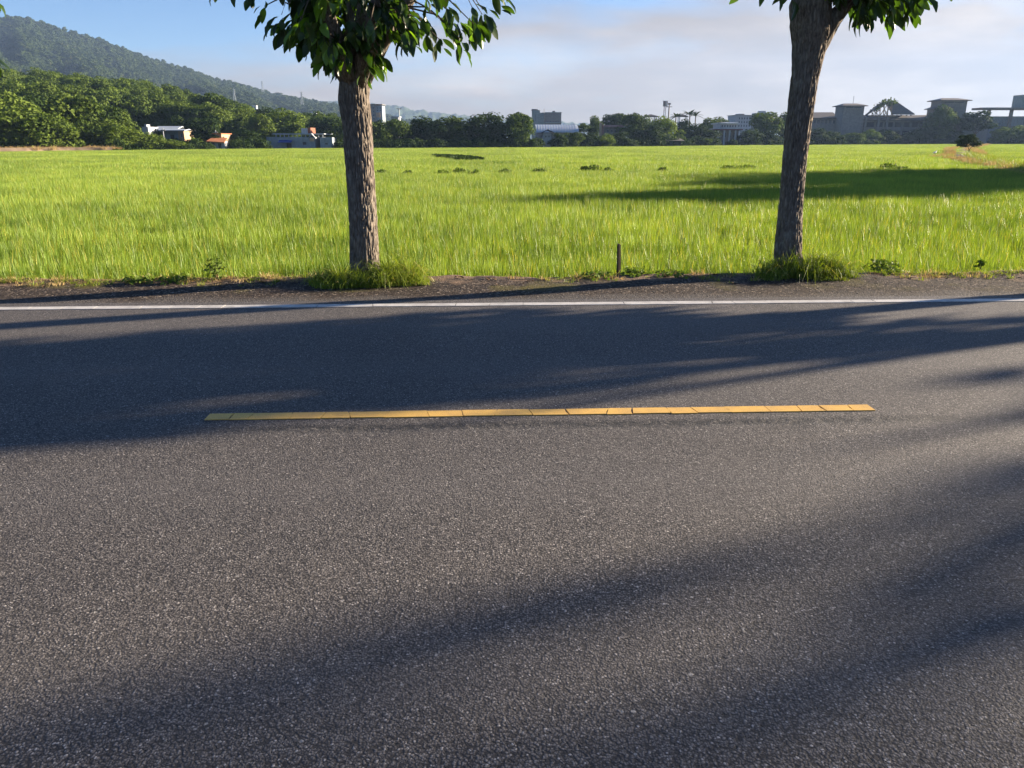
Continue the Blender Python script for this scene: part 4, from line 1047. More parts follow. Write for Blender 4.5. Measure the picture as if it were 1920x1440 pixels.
# creepers on the broken ridge
rng = np.random.default_rng(8); k = 420
C = np.stack([rng.uniform(b.X(1634), b.X(1676), k), rng.uniform(-1.5, 3.2, k), np.zeros(k)], 1)
C[:, 2] = ze + (zr - ze) * np.clip((C[:, 0] - xl) / (xm - xl), 0, 1) + rng.normal(-.1, .55, k)
Vc, Qc = leaf_cards(rng, C, np.tile([0, -1, .4], (k, 1)), .8)
link('creeper', mesh_np('creeper', Vc, [Qc], m_fol, np.repeat(rng.uniform(0, 1, k), 4)), b.o)
def tower(u0, u1, vt, lbl, eave):
    w_ = b.X(u1) - b.X(u0)
    b.wall(mat_grey, b.X(u0), b.X(u1), b.Z(262), b.Z(vt + 6.0), 8, [(b.X(u0) + w_ * .12, b.X(u1) - w_ * .12, b.Z(vt + 9.5), b.Z(vt + 7.3))], y=-4.0, part='stair_tower')
    b.hip('tower_roof', mat_roofg, b.X(u0) - eave, b.X(u1) + eave, -4 - eave, 4 + eave, b.Z(vt + 6.0) + .01, b.Z(vt) , w_ * .3)
tower(1571, 1609, 194, '', 1.0); tower(1750, 1797, 184, '', 1.2)
b.wall(mat_grey, b.X(1741), b.X(1750) - .02, b.Z(262), b.Z(205), 5, y=-2.5, part='stair_annex'); 
V = [(b.X(1736), -3.2, b.Z(206)), (b.X(1750), -3.2, b.Z(201)), (b.X(1750), 3, b.Z(201)), (b.X(1736), 3, b.Z(206))]
MB().add([(a, c, d_ + .02) for a, c, d_ in V] + [(a, c, d_ + .3) for a, c, d_ in V], BOXF).build('annex_roof', mat_roofg, b.o)
MB().tube([(b.X(1595), 0, b.Z(194)), (b.X(1595), 0, b.Z(180))], .08, 5).build('antenna', mat_dark, b.o)
b = Bld('building_wing', 'low wing with a dark flat roof between the right trunk and the left stair tower', 1500, 1570, 230, YB + 3)
b.wall(mat_grey, 0, b.w, 0, b.Z(222), 10, grid(b.X(1524), b.X(1568), 6, b.Z(232), b.Z(225), .6))
V = [(-.5, -1.4, b.Z(222.5)), (b.w + .1, -1.4, b.Z(222.5)), (b.w + .1, 6, b.Z(211)), (-.5, 6, b.Z(211))]
MB().add([(a, c, d_ + .05) for a, c, d_ in V] + [(a, c, d_ + .3) for a, c, d_ in V], BOXF).build('roof', mat_roofg, b.o)
b = Bld('low_building', 'low pale wall building between the right stair tower and the pillared canopy', 1799, 1834, 222, YB + 14)
b.wall(mat_green, 0, b.w, 0, b.Z(215), 8, grid(1, b.w - 1, 5, b.Z(232), b.Z(226))); b.box('coping', mat_grey, -.2, b.w + .2, b.Z(215) + .01, b.Z(214), -.3, 8.3)
b = Bld('canopy_building', 'grey building with a tall pillared flat canopy and tower at the right edge', 1833, 1990, 215, YB + 4)
b.box('canopy_slab', mat_grey, 0, b.X(1990), b.Z(206), b.Z(202), -3, 5); 
for u in (1848, 1890, 1935): b.box('pillar', mat_grey, b.X(u), b.X(u) + 1.0, b.Z(240), b.Z(206) - .01, -1.6, -.6)
b.wall(mat_bgrey, b.X(1860), b.X(1990), 0, b.Z(218), 9, grid(b.X(1866), b.X(1916), 9, b.Z(234), b.Z(224), .3) + grid(b.X(1922), b.X(1988), 9, b.Z(234), b.Z(224), .3), y=1.0)
b.box('ledge', mat_grey, b.X(1859), b.X(1991), b.Z(238.5), b.Z(236.5), .4, .98)
b.wall(mat_green, b.X(1908), b.X(1975), b.Z(202) + .01, b.Z(178), 6, [(b.X(1925), b.X(1960), b.Z(194), b.Z(186))], y=-1.0, part='tower_wall')

# pylons and poles
def pylon(u, vt, vb, Y, lb):
    x, _, z = at(u, vt, Y); zb = at(u, vb, Y)[2]; H = z - zb; w0 = H * .11
    t = thing('pylon', lb, 'pylon', (x, Y, zb), group='power pylons on the slope')
    for sx in (-1, 1):
        for sy in (-1, 1): MB().tube([(sx * w0, sy * w0, 0), (sx * w0 * .35, sy * w0 * .35, H * .6), (sx * .2, sy * .2, H)], .22, 4).build('leg', mat_bgrey, t)
    br = MB()
    for i in range(9):
        z0, z1 = H * i / 9, H * (i + 1) / 9; f = lambda zz_: w0 * max(.08, 1 - 1.08 * zz_ / H)
        br.tube([(-f(z0), -f(z0), z0), (f(z1), -f(z1), z1)], .12, 4).tube([(f(z0), -f(z0), z0), (-f(z1), -f(z1), z1)], .12, 4)
    br.build('bracing', mat_bgrey, t)
    for k_ in (.66, .79, .92): MB().tube([(-H * .12, 0, H * k_), (0, 0, H * (k_ + .03)), (H * .12, 0, H * k_)], .18, 4).build('cross_arm', mat_bgrey, t)
pylon(438, 166, 192, 900, 'faint pylon on the mountain slope above the orange roofed house')
pylon(565, 172, 196, 1000, 'faint pylon on the mountain slope above the grey building')
pylon(491, 152, 172, 1350, 'faintest pylon standing on the mountain skyline')
for (u, vt, Y, r_, lb) in [(748, 202, 340, .28, 'thin white pole rising above the dark belt beside the small pale house'), (305, 240, Yf(305) + 13, .10, 'utility pole in front of the white sheds'), (404, 244, Yf(404) + 9, .10, 'white pole at the left corner of the orange roofed house')]:
    x, _, z = at(u, vt, Y); t = thing('pole', lb, 'pole', (x, Y, PADDY), group='poles beyond the paddy'); H = z - PADDY
    MB().tube([(0, 0, 0), (0, 0, H)], [r_, r_ * .7], 8).build('shaft', mat_white, t, smooth=True); MB().box(-r_ * 4, r_ * 4, -r_ * .5, r_ * .5, H - .5, H - .3).build('cross_arm', mat_grey, t)

# haze: even air round everything
m_haze = bpy.data.materials.new('haze'); m_haze.use_nodes = True; nt = m_haze.node_tree; nt.nodes.clear()
pv = nt.nodes.new('ShaderNodeVolumePrincipled'); pv.inputs['Density'].default_value = HAZE_DENSITY; pv.inputs['Color'].default_value = (0.43, 0.63, 1.0, 1); pv.inputs['Anisotropy'].default_value = 0.2
ho = nt.nodes.new('ShaderNodeOutputMaterial'); nt.links.new(pv.outputs[0], ho.inputs['Volume'])
link('haze', mesh_np('haze', box_v(-3400, 3400, -450, 3500, -2.6, 330), [BOXF], m_haze), kind='stuff')

# ------------------------------------------------------------------ roadside trees
m_bark, n = new_mat('furrowed_bark')
p = n.pos()
fv = n.scalev(p, 1.0, 1.0, 0.22)
a = n.noise(fv, 38.0, 5.0, 0.65, 0.6)
vo = n.add('ShaderNodeTexVoronoi', feature='DISTANCE_TO_EDGE', inp={'Scale': 34.0}); n.l.new(fv, vo.inputs['Vector'])
cr = n.ramp(vo.outputs['Distance'], [(0.0, 0.0), (0.22, 1.0)])
c = n.mix(n.ramp(a, [(0.3, 0.0), (0.7, 1.0)]), (0.082, 0.067, 0.055), (0.275, 0.235, 0.195))
c = n.mix(n.math('MULTIPLY', n.math('SUBTRACT', 1.0, cr), 0.5), c, (0.05, 0.038, 0.03))
li = n.ramp(n.noise(p, 7.0, 5.0, 0.7), [(0.56, 0.0), (0.68, 1.0)])
c = n.mix(n.math('MULTIPLY', li, 0.35), c, (0.34, 0.33, 0.27))
h = n.math('ADD', n.math('MULTIPLY', cr, 0.7), a)
finish(n, bsdf(n, c, 0.9, 0.12, bump(n, h, 0.9, 0.012)))
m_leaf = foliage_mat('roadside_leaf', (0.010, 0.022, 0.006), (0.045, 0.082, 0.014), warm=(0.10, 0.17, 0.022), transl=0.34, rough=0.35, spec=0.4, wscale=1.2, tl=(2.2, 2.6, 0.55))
m_twig = plain_mat('twig_bark', (0.10, 0.08, 0.06), 0.9, 0.1, 0.2, 20.0, False)

def trunk_real(spine, seed, seg=84, rings=230):
    """spine: (x,y,z,r) points; ridged bark as geometry"""
    sp = np.array(spine, dtype=float); zs = np.linspace(0, len(sp) - 1, rings)
    P = np.stack([np.interp(zs, np.arange(len(sp)), sp[:, i]) for i in range(4)], 1)
    for _ in range(10): P[1:-1] = (P[:-2] + 2 * P[1:-1] + P[2:]) / 4
    V = []
    for (x, y, z, r) in P:
        flare = 0.055 * math.exp(-max(0, z) / 0.12)
        for j in range(seg):
            t = 2 * math.pi * j / seg; c_, s_ = math.cos(t), math.sin(t)
            w = 0.05 * mnoise.noise(Vector((c_ * 2 + seed, s_ * 2, z * 2.0)))
            q = Vector((c_ * 7.2 + seed + w * 8, s_ * 7.2, z * 6.2 + 1.5 * mnoise.noise(Vector((c_ * 3, s_ * 3 + seed, z * 3)))))
            ridge_ = 1 - abs(mnoise.noise(q)) * 2.2
            fine = mnoise.noise(Vector((c_ * 13 + seed, s_ * 13, z * 11)))
            big_ = mnoise.noise(Vector((c_ * .9 + seed, s_ * .9, z * 1.1)))
            rr_ = r + flare * (1 + .6 * math.cos(3 * t + seed)) - 0.017 * max(0, ridge_) ** 1.5 + 0.004 * fine + 0.010 * big_
            V.append((x + c_ * rr_, y + s_ * rr_, z))
    F = [[i * seg + j, i * seg + (j + 1) % seg, (i + 1) * seg + (j + 1) % seg, (i + 1) * seg + j] for i in range(rings - 1) for j in range(seg)]
    b = MB().add(V, F); b.F.setdefault(seg, []).append(np.array([[(rings - 1) * seg + j for j in range(seg)]]))
    return mesh_np('trunk', np.concatenate(b.V), [np.concatenate(f) for f in b.F.values()], m_bark, smooth=True)

def leaf_mesh(seed):
    """one obovate leaf, length 1 along +Y, folded on its midrib, curled and wavy"""
    rn = random.Random(seed); V = []; F = []; k = 6
    curl = rn.uniform(.3, 1.2); fold = rn.uniform(.15, .55); tw = rn.uniform(-.5, .5)
    for i in range(k):
        s = i / (k - 1); y = .10 + .90 * s
        w = .19 * (math.sin(math.pi * min(1, s ** .8 * .93 + .045)) ** .8) * (0.75 + .45 * s) * rn.uniform(.93, 1.07)
        z = -curl * .32 * s * s; dy = -curl * .12 * s ** 3
        a_ = tw * s
        up = fold * w + .02 * math.sin(9 * s + seed)
        for sx in (-1, 0, 1):
            xx, zz_ = sx * w, (abs(sx) * up)
            V.append((xx * math.cos(a_) - zz_ * math.sin(a_), y + dy, z + xx * math.sin(a_) + zz_ * math.cos(a_)))
    for i in range(k - 1):
        for j in range(2): F.append([i * 3 + j, i * 3 + j + 1, (i + 1) * 3 + j + 1, (i + 1) * 3 + j])
    m0 = len(V)
    V += [(-.008, 0, .01), (.008, 0, .01), (.008, .14, 0), (-.008, .14, 0)]; F.append([m0, m0 + 1, m0 + 2, m0 + 3])
    return np.array(V), np.array(F)
LEAF = [leaf_mesh(i) for i in range(10)]
LEAF_ME = []
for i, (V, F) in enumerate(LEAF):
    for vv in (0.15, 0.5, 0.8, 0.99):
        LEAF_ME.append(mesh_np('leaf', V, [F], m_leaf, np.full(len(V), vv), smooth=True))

def cluster_leaves(rn, c, outward, cnt, size, out):
    """a drooping spray of leaves at the end of a twig"""
    for i in range(cnt):
        a = rn.uniform(0, 6.283)
        side = Vector((math.cos(a), math.sin(a), rn.uniform(-.2, .35)))
        d = (Vector((0, 0, -1)) * rn.uniform(.35, 1.25) + side * rn.uniform(.35, .9) + outward * .35).normalized()
        nrm = (Vector((0, 0, 1)) * .6 + side * .8 + Vector((rn.gauss(0, .3), rn.gauss(0, .3), rn.gauss(0, .3))))
        nrm = (nrm - d * nrm.dot(d)).normalized()
        x = d.cross(nrm).normalized()
        L = size * rn.uniform(.5, 1.25)
        o = c + side * rn.uniform(0, .06) + Vector((0, 0, rn.uniform(-.02, .16)))
        M = Matrix(((x.x * L, d.x * L, nrm.x * L, o.x), (x.y * L, d.y * L, nrm.y * L, o.y), (x.z * L, d.z * L, nrm.z * L, o.z), (0, 0, 0, 1)))
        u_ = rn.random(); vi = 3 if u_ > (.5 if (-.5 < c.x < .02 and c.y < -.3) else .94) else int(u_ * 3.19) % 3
        out.append((M, rn.randrange(len(LEAF)), vi))

def project(p_):
    x, y, z = p_; dz = z - CAMH
    zc = y * CP - dz * SP; yc = y * SP + dz * CP
    return 960 + FPX * x / zc, 720 - FPX * yc / zc

def road_tree(label, base, spine, clusters, seed, limbs, n_single=0, hi=True, rings=230, name='roadside_tree', group='trees planted along the verge', size=.216):
    """clusters: list of (Vector local, outward, count)"""
    rn = random.Random(seed)
    t = thing(name, label, 'tree', base, group=group)
    link('trunk', trunk_real(spine, seed, 150 if hi else 30, 330 if hi else 60), t)
    tips = []
    for lm in limbs:
        pts_ = [Vector(q[:3]) for q in lm]
        MB().tube(pts_, [q[3] for q in lm], 10).build('branch', m_bark if hi else m_bark, t, smooth=True)
        for i in range(len(pts_) - 1):
            for k_ in range(6): tips.append(pts_[i].lerp(pts_[i + 1], k_ / 6))
        tips.append(pts_[-1])
    tw = MB(); leaves = []
    for (c, cnt) in clusters:
        c = Vector(c); q = min(tips, key=lambda a_: (a_ - c).length + (0.6 if a_.z > c.z + .6 else 0))
        mid = q.lerp(c, .55) + Vector((rn.gauss(0, .04), rn.gauss(0, .04), .10 + rn.uniform(0, .1)))
        tw.tube([q, mid, c + Vector((0, 0, .1))], [.011, .008, .004], 4, cap=False)
        o_ = Vector((c.x, c.y, 0)); o_ = o_.normalized() if o_.length > .05 else Vector((1, 0, 0))
        cluster_leaves(rn, c, o_, cnt, size, leaves)
    if clusters: tw.build('twigs', m_twig, t)
    B = Vector(base)
    vis = []; rest = []
    for lf in leaves:
        pc = lf[0].translation + B; u, v = project(pc)
        if n_single and -30 < u < 1950 and v > -25: vis.append((pc.length, lf))
        else: rest.append(lf)
    vis.sort(key=lambda a_: a_[0]); rest += [a_[1] for a_ in vis[n_single:]]
    for _, (M, li_, vi) in vis[:n_single]:
        o = link('leaf', LEAF_ME[li_ * 4 + vi], t); o.matrix_local = M
    if rest:
        Vs = []; Fs = []; va = []; off = 0
        for (M, li_, vi) in rest:
            V, F = LEAF[li_]; m3 = np.array(M)
            Vs.append(V @ m3[:3, :3].T + m3[:3, 3]); Fs.append(F + off); off += len(V); va.append(np.full(len(V), (0.15, .5, .8, .99)[vi]))
        link('crown', mesh_np('crown', np.concatenate(Vs), [np.concatenate(Fs)], m_leaf, np.concatenate(va), smooth=True), t, kind='stuff')
    return t

def rnd_clusters(rn, cnt, zlo, zhi, rx, ry, cx=0.0, cy=0.0, bottom=None, n0=6, n1=10, cone=False):
    out = []; tries = 0
    while len(out) < cnt and tries < cnt * 40:
        tries += 1
        x = rn.uniform(-rx, rx); y = rn.uniform(-ry, ry); z = rn.uniform(zlo, zhi)
        t_ = (z - zlo) / (zhi - zlo); rad = math.sin(math.pi * (0.16 + .74 * t_)) ** .6
        if cone: rad = min(1.0, .4 + t_ * 2.2) * (1.0 if t_ < .5 else (1 - (t_ - .5) / .5) ** .8)
        if (x / rx) ** 2 + (y / ry) ** 2 > rad * rad: continue
        if bottom and z < bottom(x + cx, y + cy): continue
        out.append(((x + cx, y + cy, z), rn.randint(n0, n1)))
    return out
def limb(rn, z0, a, L, rise, r0):
    c_, s_ = math.cos(a), math.sin(a)
    return [(c_ * .05, s_ * .05, z0, r0), (c_ * L * .4, s_ * L * .4, z0 + rise * .5, r0 * .75), (c_ * L * .75, s_ * L * .75, z0 + rise * .85, r0 * .5), (c_ * L, s_ * L, z0 + rise, r0 * .22)]

def spine_px(B, tab):
    out = []
    for v, uc, w in tab:
        x, y, z = at(uc, v, B[1]); out.append((x - B[0], 0, z - B[2], w / 2 * mppx(v, B[1]) + .008))
    return out
# left roadside tree (in frame)
rn = random.Random(11)
B1 = (-1.735, 9.2, -0.02)
def bot1(x, y):
    if x >= 0: return float(np.interp(x, [0, .15, .45, .9, 1.25, 1.5, 1.75], [2.35, 2.36, 2.62, 2.52, 2.52, 2.82, 3.1]))
    return float(np.interp(-x, [0, .2, .45, .65, .95, 1.3, 1.6], [2.35, 2.38, 2.55, 2.62, 2.86, 3.12, 3.35]))
cl = [q_ for q_ in rnd_clusters(rn, 120, 2.3, 4.3, 1.75, 1.5, bottom=bot1) if not (q_[0][0] > .35 and q_[0][2] < 3.2 and rn.random() < .45)]
# dense heart right over the trunk, fuller left than right
for _ in range(84):
    x = rn.gauss(-.14, .36); y = rn.uniform(-.7, .5); z = rn.uniform(2.38, 3.25)
    if z > bot1(x, y) - .05: cl.append(((x, y, z), rn.randint(6, 9)))
for _ in range(15):
    a_ = rn.uniform(3.3, 6.1); cl.append(((math.cos(a_) * rn.uniform(.16, .34), math.sin(a_) * rn.uniform(.15, .36), rn.uniform(2.40, 2.72)), rn.randint(4, 7)))
for (x, z, c_) in [(-.24, 2.36, 4), (.22, 2.30, 5), (.28, 2.42, 5), (-.3, 2.5, 5), (-.4, 2.6, 5), (.14, 2.36, 4)]: cl.append(((x, -.12, z), c_))
# sprays hanging low on the right
for (x, z, c_) in [(.42, 2.72, 5), (.62, 2.60, 6), (.78, 2.74, 5), (.93, 2.58, 5), (1.08, 2.66, 5), (1.20, 2.52, 6), (1.34, 2.66, 6), (1.42, 2.86, 5), (1.05, 2.9, 6), (.8, 3.0, 7), (.5, 2.95, 7), (1.55, 3.0, 4), (.25, 2.35, 6), (.16, 2.30, 4), (-.2, 2.42, 5), (-.62, 2.62, 5), (-.85, 2.85, 5), (-1.15, 3.1, 4), (-.45, 2.66, 6), (.55, 2.8, 6), (.7, 2.66, 5), (.98, 2.75, 6), (1.15, 2.78, 6), (1.3, 2.9, 6), (.9, 2.9, 6), (-.55, 2.75, 6), (-.7, 2.78, 6), (-.95, 3.0, 6), (-.3, 2.5, 6), (.3, 2.6, 6), (1.6, 2.95, 4)]:
    cl.append(((x, rn.uniform(-.5, .2), z), c_))
limbs1 = [limb(rn, 2.2, a, 1.1, 1.3, .10) for a in (.1, 1.2, 2.4, 3.3, 4.3, 5.4)] + [[(0, 0, 2.2, .14), (.05, 0, 3.0, .11), (.0, .05, 3.9, .05)]]
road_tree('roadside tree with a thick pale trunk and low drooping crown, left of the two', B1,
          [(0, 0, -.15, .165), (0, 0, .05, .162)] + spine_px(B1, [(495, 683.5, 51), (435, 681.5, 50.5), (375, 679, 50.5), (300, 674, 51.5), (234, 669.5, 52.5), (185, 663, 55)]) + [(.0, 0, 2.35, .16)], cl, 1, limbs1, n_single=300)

# right roadside tree (in frame): trunk bends and forks at the top
rn = random.Random(12)
B2 = (3.455, 9.6, -0.02)
def bot2(x, y):
    if x >= 0: return float(np.interp(x, [0, .3, .5, .9, 1.2, 1.6], [3.05, 2.9, 2.86, 2.93, 3.12, 3.25]))
    return float(np.interp(-x, [0, .3, .45, .9, 1.4], [3.5, 3.5, 3.18, 3.28, 3.5]))
cl = rnd_clusters(rn, 120, 2.9, 4.8, 1.35, .85, cy=-.5, bottom=bot2)
for _ in range(16): cl.append(((rn.uniform(.10, .42), rn.uniform(-.5, -.15), rn.uniform(3.12, 3.5)), rn.randint(5, 8)))
for _ in range(26):
    x = rn.uniform(.34, 1.15); y = rn.uniform(-.6, .1); z = rn.uniform(2.95, 3.5)
    if z > bot2(x, y): cl.append(((x, y, z), rn.randint(6, 9)))
for (x, z, c_) in [(-.42, 3.10, 5), (-.58, 3.2, 5), (-.72, 3.2, 5), (-.9, 3.26, 4), (.4, 2.90, 6), (.7, 2.9, 6), (.95, 2.95, 6), (1.0, 3.05, 5), (1.12, 3.2, 4), (.48, 2.93, 6), (.6, 2.97, 6), (.85, 3.0, 5)]: cl.append(((x, rn.uniform(-.4, 0), z), c_))
limbs2 = [[(.0, 0, 2.38, .04), (.08, -.02, 2.70, .10), (.17, -.03, 2.92, .10), (.36, -.05, 3.14, .06), (.9, -.1, 3.5, .03)], [(.02, 0, 2.45, .09), (-.06, 0, 3.05, .15), (-.35, .05, 3.7, .08), (-.8, .1, 4.2, .03)], [(0.02, 0, 2.6, .10), (.05, .1, 3.3, .12), (.2, .3, 4.2, .04)], limb(rn, 3.0, 1.5, 1.0, 1.0, .07), limb(rn, 3.0, 4.4, 1.0, 1.0, .06)]
road_tree('roadside tree with a dark leaning trunk forked near the top, right of the two', B2,
          [(0, 0, -.15, .175), (0, 0, .05, .168)] + spine_px(B2, [(470, 1477, 47.5), (410, 1481, 43), (350, 1485.5, 41), (300, 1490, 42), (250, 1495.5, 43.5), (200, 1502, 44.5), (150, 1508.5, 46.5), (115, 1514, 52), (85, 1518, 60), (50, 1520, 73), (10, 1519, 76)]) + [(-.02, 0, 3.45, .17)], cl, 2.5, limbs2, n_single=300)

# roadside trees outside the frame; their crowns shade the road
def off_tree(label, s, dz, crowns, seed, h0):
    rn = random.Random(seed); q = rd(s, 9.05)
    cl = []
    for c in crowns: cl += rnd_clusters(rn, c['n'], c['z0'], c['z1'], c['rx'], c['ry'], c.get('cx', 0), c.get('cy', 0), n0=7, n1=11, cone=c.get('cone', False))
    L = max(c['rx'] for c in crowns); zt = max(c['z1'] for c in crowns)
    limbs_ = [limb(rn, h0, a, L * .75, (zt - h0) * .6, .09) for a in (.2, 1.3, 2.4, 3.5, 4.5, 5.6)] + [[(0, 0, h0, .14), (.03, 0, (h0 + zt) / 2, .09), (0, 0, zt - .3, .03)]]
    return road_tree(label, (q[0], q[1], -.02), [(0, 0, -.15, .17), (0, 0, .3, .155), (.02, 0, 1.2, .15), (0, 0, h0, .16), (0, 0, h0 + .3, .12)], cl, seed, limbs_, hi=False, size=.26)
off_tree('roadside tree whose yellow green leaves reach in at the left edge of the photo', -6.75, 0, [dict(n=120, z0=2.25, z1=4.3, rx=1.75, ry=1.5)], 21, 2.1)
off_tree('wide low crowned roadside tree just right of the photo', 9.3, 0, [dict(n=360, z0=1.95, z1=4.7, rx=1.7, ry=1.25, cy=.05), dict(n=70, z0=2.6, z1=3.8, rx=.9, ry=.55, cy=.5), dict(n=75, z0=1.75, z1=2.8, rx=1.4, ry=.85, cy=-.35)], 22, 1.7)
off_tree('narrow roadside tree second right of the photo', 13.6, 0, [dict(n=100, z0=2.1, z1=4.9, rx=.8, ry=.48, cy=.35)], 23, 1.8)
off_tree('small sparse roadside tree third right of the photo', 18.9, 0, [dict(n=30, z0=2.4, z1=4.75, rx=.6, ry=.4, cy=.4)], 24, 2.2)
off_tree('tall pointed roadside tree fourth right of the photo', 24.3, 0, [dict(n=210, z0=2.6, z1=7.15, rx=1.25, ry=1.0, cy=.55, cone=True)], 25, 2.4)
off_tree('roadside tree fifth right of the photo', 28.0, 0, [dict(n=120, z0=2.8, z1=8.8, rx=1.2, ry=1.05, cy=.6)], 26, 2.3)

# ------------------------------------------------------------------ verge plants and small things
def grass_clump(label, u, v, specs, seed, group='grass at the foot of the roadside trees'):
    """specs: (x0,x1,y0,y1,count,L0,L1,lean)"""
    rng = np.random.default_rng(seed); x0, y0 = gpt(u, v)
    Vs = []; Q = []; T_ = []; va = []; off = 0
    for (xa, xb, ya, yb, cnt, L0, L1, ln) in specs:
        aa = rng.uniform(0, 6.283, cnt); ra = np.sqrt(rng.uniform(0, 1, cnt)) * (.82 + .18 * np.sin(aa * 3 + seed) + .10 * np.sin(aa * 7 + 2 * seed))
        x = (xa + xb) / 2 + np.cos(aa) * ra * (xb - xa) / 2; y = (ya + yb) / 2 + np.sin(aa) * ra * (yb - ya) / 2
        ex = np.clip(1.15 - .75 * ra ** 2, .3, 1) * np.array([.8 + .5 * mnoise.noise(Vector((q_ * 6, w_ * 6, seed))) for q_, w_ in zip(x, y)]) * rng.uniform(.7, 1.25, cnt)
        V, q, t_, k_ = blades(rng, x, y, np.full(cnt, -.02), rng.uniform(L0, L1, cnt) * ex, rng.uniform(0, 6.283, cnt), np.abs(rng.normal(ln, .25, cnt)), np.abs(rng.normal(.7, .4, cnt)), .0085 * rng.uniform(.6, 1.4, cnt))
        Vs.append(V); Q.append(q + off); T_.append(t_ + off); off += len(V); va.append(np.repeat(rng.uniform(0, 1, cnt) ** 1.2, k_))
    me = mesh_np('grass_clump', np.concatenate(Vs), [np.concatenate(Q), np.concatenate(T_)], m_grass, np.concatenate(va))
    return link('grass_clump', me, loc=(x0, y0, .02), kind='stuff', label=label, group=group)
grass_clump('long bright green grass tuft around the foot of the left trunk', 680, 536, [(-.76, .76, -.22, .36, 3000, .12, .32, .35), (.0, .74, -.1, .45, 1300, .25, .5, .3), (-.74, .1, -.1, .4, 700, .18, .36, .35)], 71)
grass_clump('tall dark green grass tuft around the foot of the right trunk', 1508, 523, [(-.70, .72, -.22, .40, 3000, .16, .42, .3), (-.1, .7, .0, .42, 1100, .3, .55, .3), (.0, .5, -.25, -.1, 260, .06, .14, .4)], 72)

# weeds, thin grass and litter along the paddy edge of the verge
def weed_plant(name, seed, H, spread, cnt, leaf, mat):
    rng = np.random.default_rng(seed); C = []; Nn = []
    for i in range(cnt):
        a = rng.uniform(0, 6.283); t_ = rng.uniform(.15, 1); r = spread * rng.uniform(.2, 1) * (1.1 - .5 * t_)
        C.append((math.cos(a) * r, math.sin(a) * r, H * t_)); Nn.append((math.cos(a) * .5, math.sin(a) * .5, 1))
    V, Q = leaf_cards(rng, np.array(C), np.array(Nn), leaf)
    return mesh_np(name, V, [Q], mat, np.repeat(rng.uniform(0, 1, cnt), 4))
m_weed = foliage_mat('weed_leaf', (0.05, 0.09, 0.014), (0.17, 0.23, 0.04), transl=0.3, rough=0.6, spec=0.12, wscale=3.0)
for (u, v, H, sp_, cnt, lb) in [(406, 528, .26, .16, 110, 'leafy weed standing highest on the left stretch of the verge'), (262, 531, .07, .22, 110, 'low leafy weed on the verge left of the leafy tall weed'), (330, 530, .07, .28, 140, 'flat creeping weed on the verge beside the tall leafy weed'), (1188, 519, .09, .20, 110, 'small green weed right beside the wooden stake'), (1655, 512, .15, .26, 190, 'dark leafy weed on the verge right of the right trunk grass'), (1120, 521, .06, .26, 110, 'flat creeping weed on the verge left of the wooden stake'), (1838, 504, .10, .08, 36, 'thin weed at the verge edge near the right edge of the photo'), (1255, 519, .06, .3, 110, 'flat pale weed on the verge between the stake and the right trunk')]:
    x, y = gpt(u, v); t = thing('weed', lb, 'weed', (x, y, .01), group='weeds on the verge')
    link('leaves', weed_plant('leaves', int(u), H, sp_, cnt, .055, m_weed), t)
    st = MB()
    for i in range(6): a = i * 1.05; st.tube([(0, 0, -.02), (math.cos(a) * sp_ * .3, math.sin(a) * sp_ * .3, H * .5), (math.cos(a) * sp_ * .6, math.sin(a) * sp_ * .6, H * .9)], [.004, .003, .0015], 4, cap=False)
    st.build('stems', m_twig, t)
sg_src = [tuft_src('short_grass', 80 + i, .05, 16, .03, .10, .006, m_grass, .4, .8) for i in range(3)] + [tuft_src('short_grass', 85, .06, 16, .04, .12, .006, m_dry, .6, .9)]
rng = np.random.default_rng(33); pts = []
for _ in range(1500):
    s = rng.uniform(-8, 9); e = edge_d(s); d_ = e - abs(rng.normal(0, .16)) - .02
    pr = .35 + .9 * mnoise.noise(Vector((s * .7, 4.4, 0)))
    if rng.uniform() > pr: continue
    pts.append(rd(s, d_, verge_z(s, d_) - .005))
k = len(pts)
gn_scatter('short_grass', pts, sg_src, rng.uniform(0, 6.3, k), np.repeat(rng.uniform(.5, 1.2, k)[:, None], 3, 1), rng.choice([0, 1, 2, 3], k, p=[.25, .2, .2, .35]), 'thin short grass and straw along the back edge of the verge')
m_peb = plain_mat('pebble', (0.19, 0.165, 0.14), 0.9, 0.1, 0.35, 30.0, False)
peb = []
for i in range(4):
    rn = random.Random(i + 50); V = []
    for z_, r_ in ((-.4, .7), (.15, 1.0), (.6, .6)):
        for j in range(7): a = 6.283 * j / 7; q = r_ * rn.uniform(.75, 1.15); V.append((math.cos(a) * q, math.sin(a) * q * .8, z_ * .7))
    F = [[r_ * 7 + j, r_ * 7 + (j + 1) % 7, (r_ + 1) * 7 + (j + 1) % 7, (r_ + 1) * 7 + j] for r_ in range(2) for j in range(7)]
    b_ = MB().add(V, F); b_.F.setdefault(7, []).append(np.array([[14 + j for j in range(7)]]))
    peb.append(mesh_np('pebble', np.concatenate(b_.V), [np.concatenate(f) for f in b_.F.values()], m_peb))
pts = []; scl = []
for _ in range(2600):
    s = rng.uniform(-9, 10); e = edge_d(s); d_ = rng.uniform(8.1, e - .03)
    if rng.uniform() > .25 + .75 * (d_ - 8.1) / 1.2: continue
    pts.append(rd(s, d_, verge_z(s, d_))); q = .004 + .012 * rng.uniform() ** 3; scl.append((q, q, q * .8))
k = len(pts)
gn_scatter('gravel', pts, peb, rng.uniform(0, 6.3, k), scl, rng.integers(0, 4, k), 'loose gravel scattered over the verge')
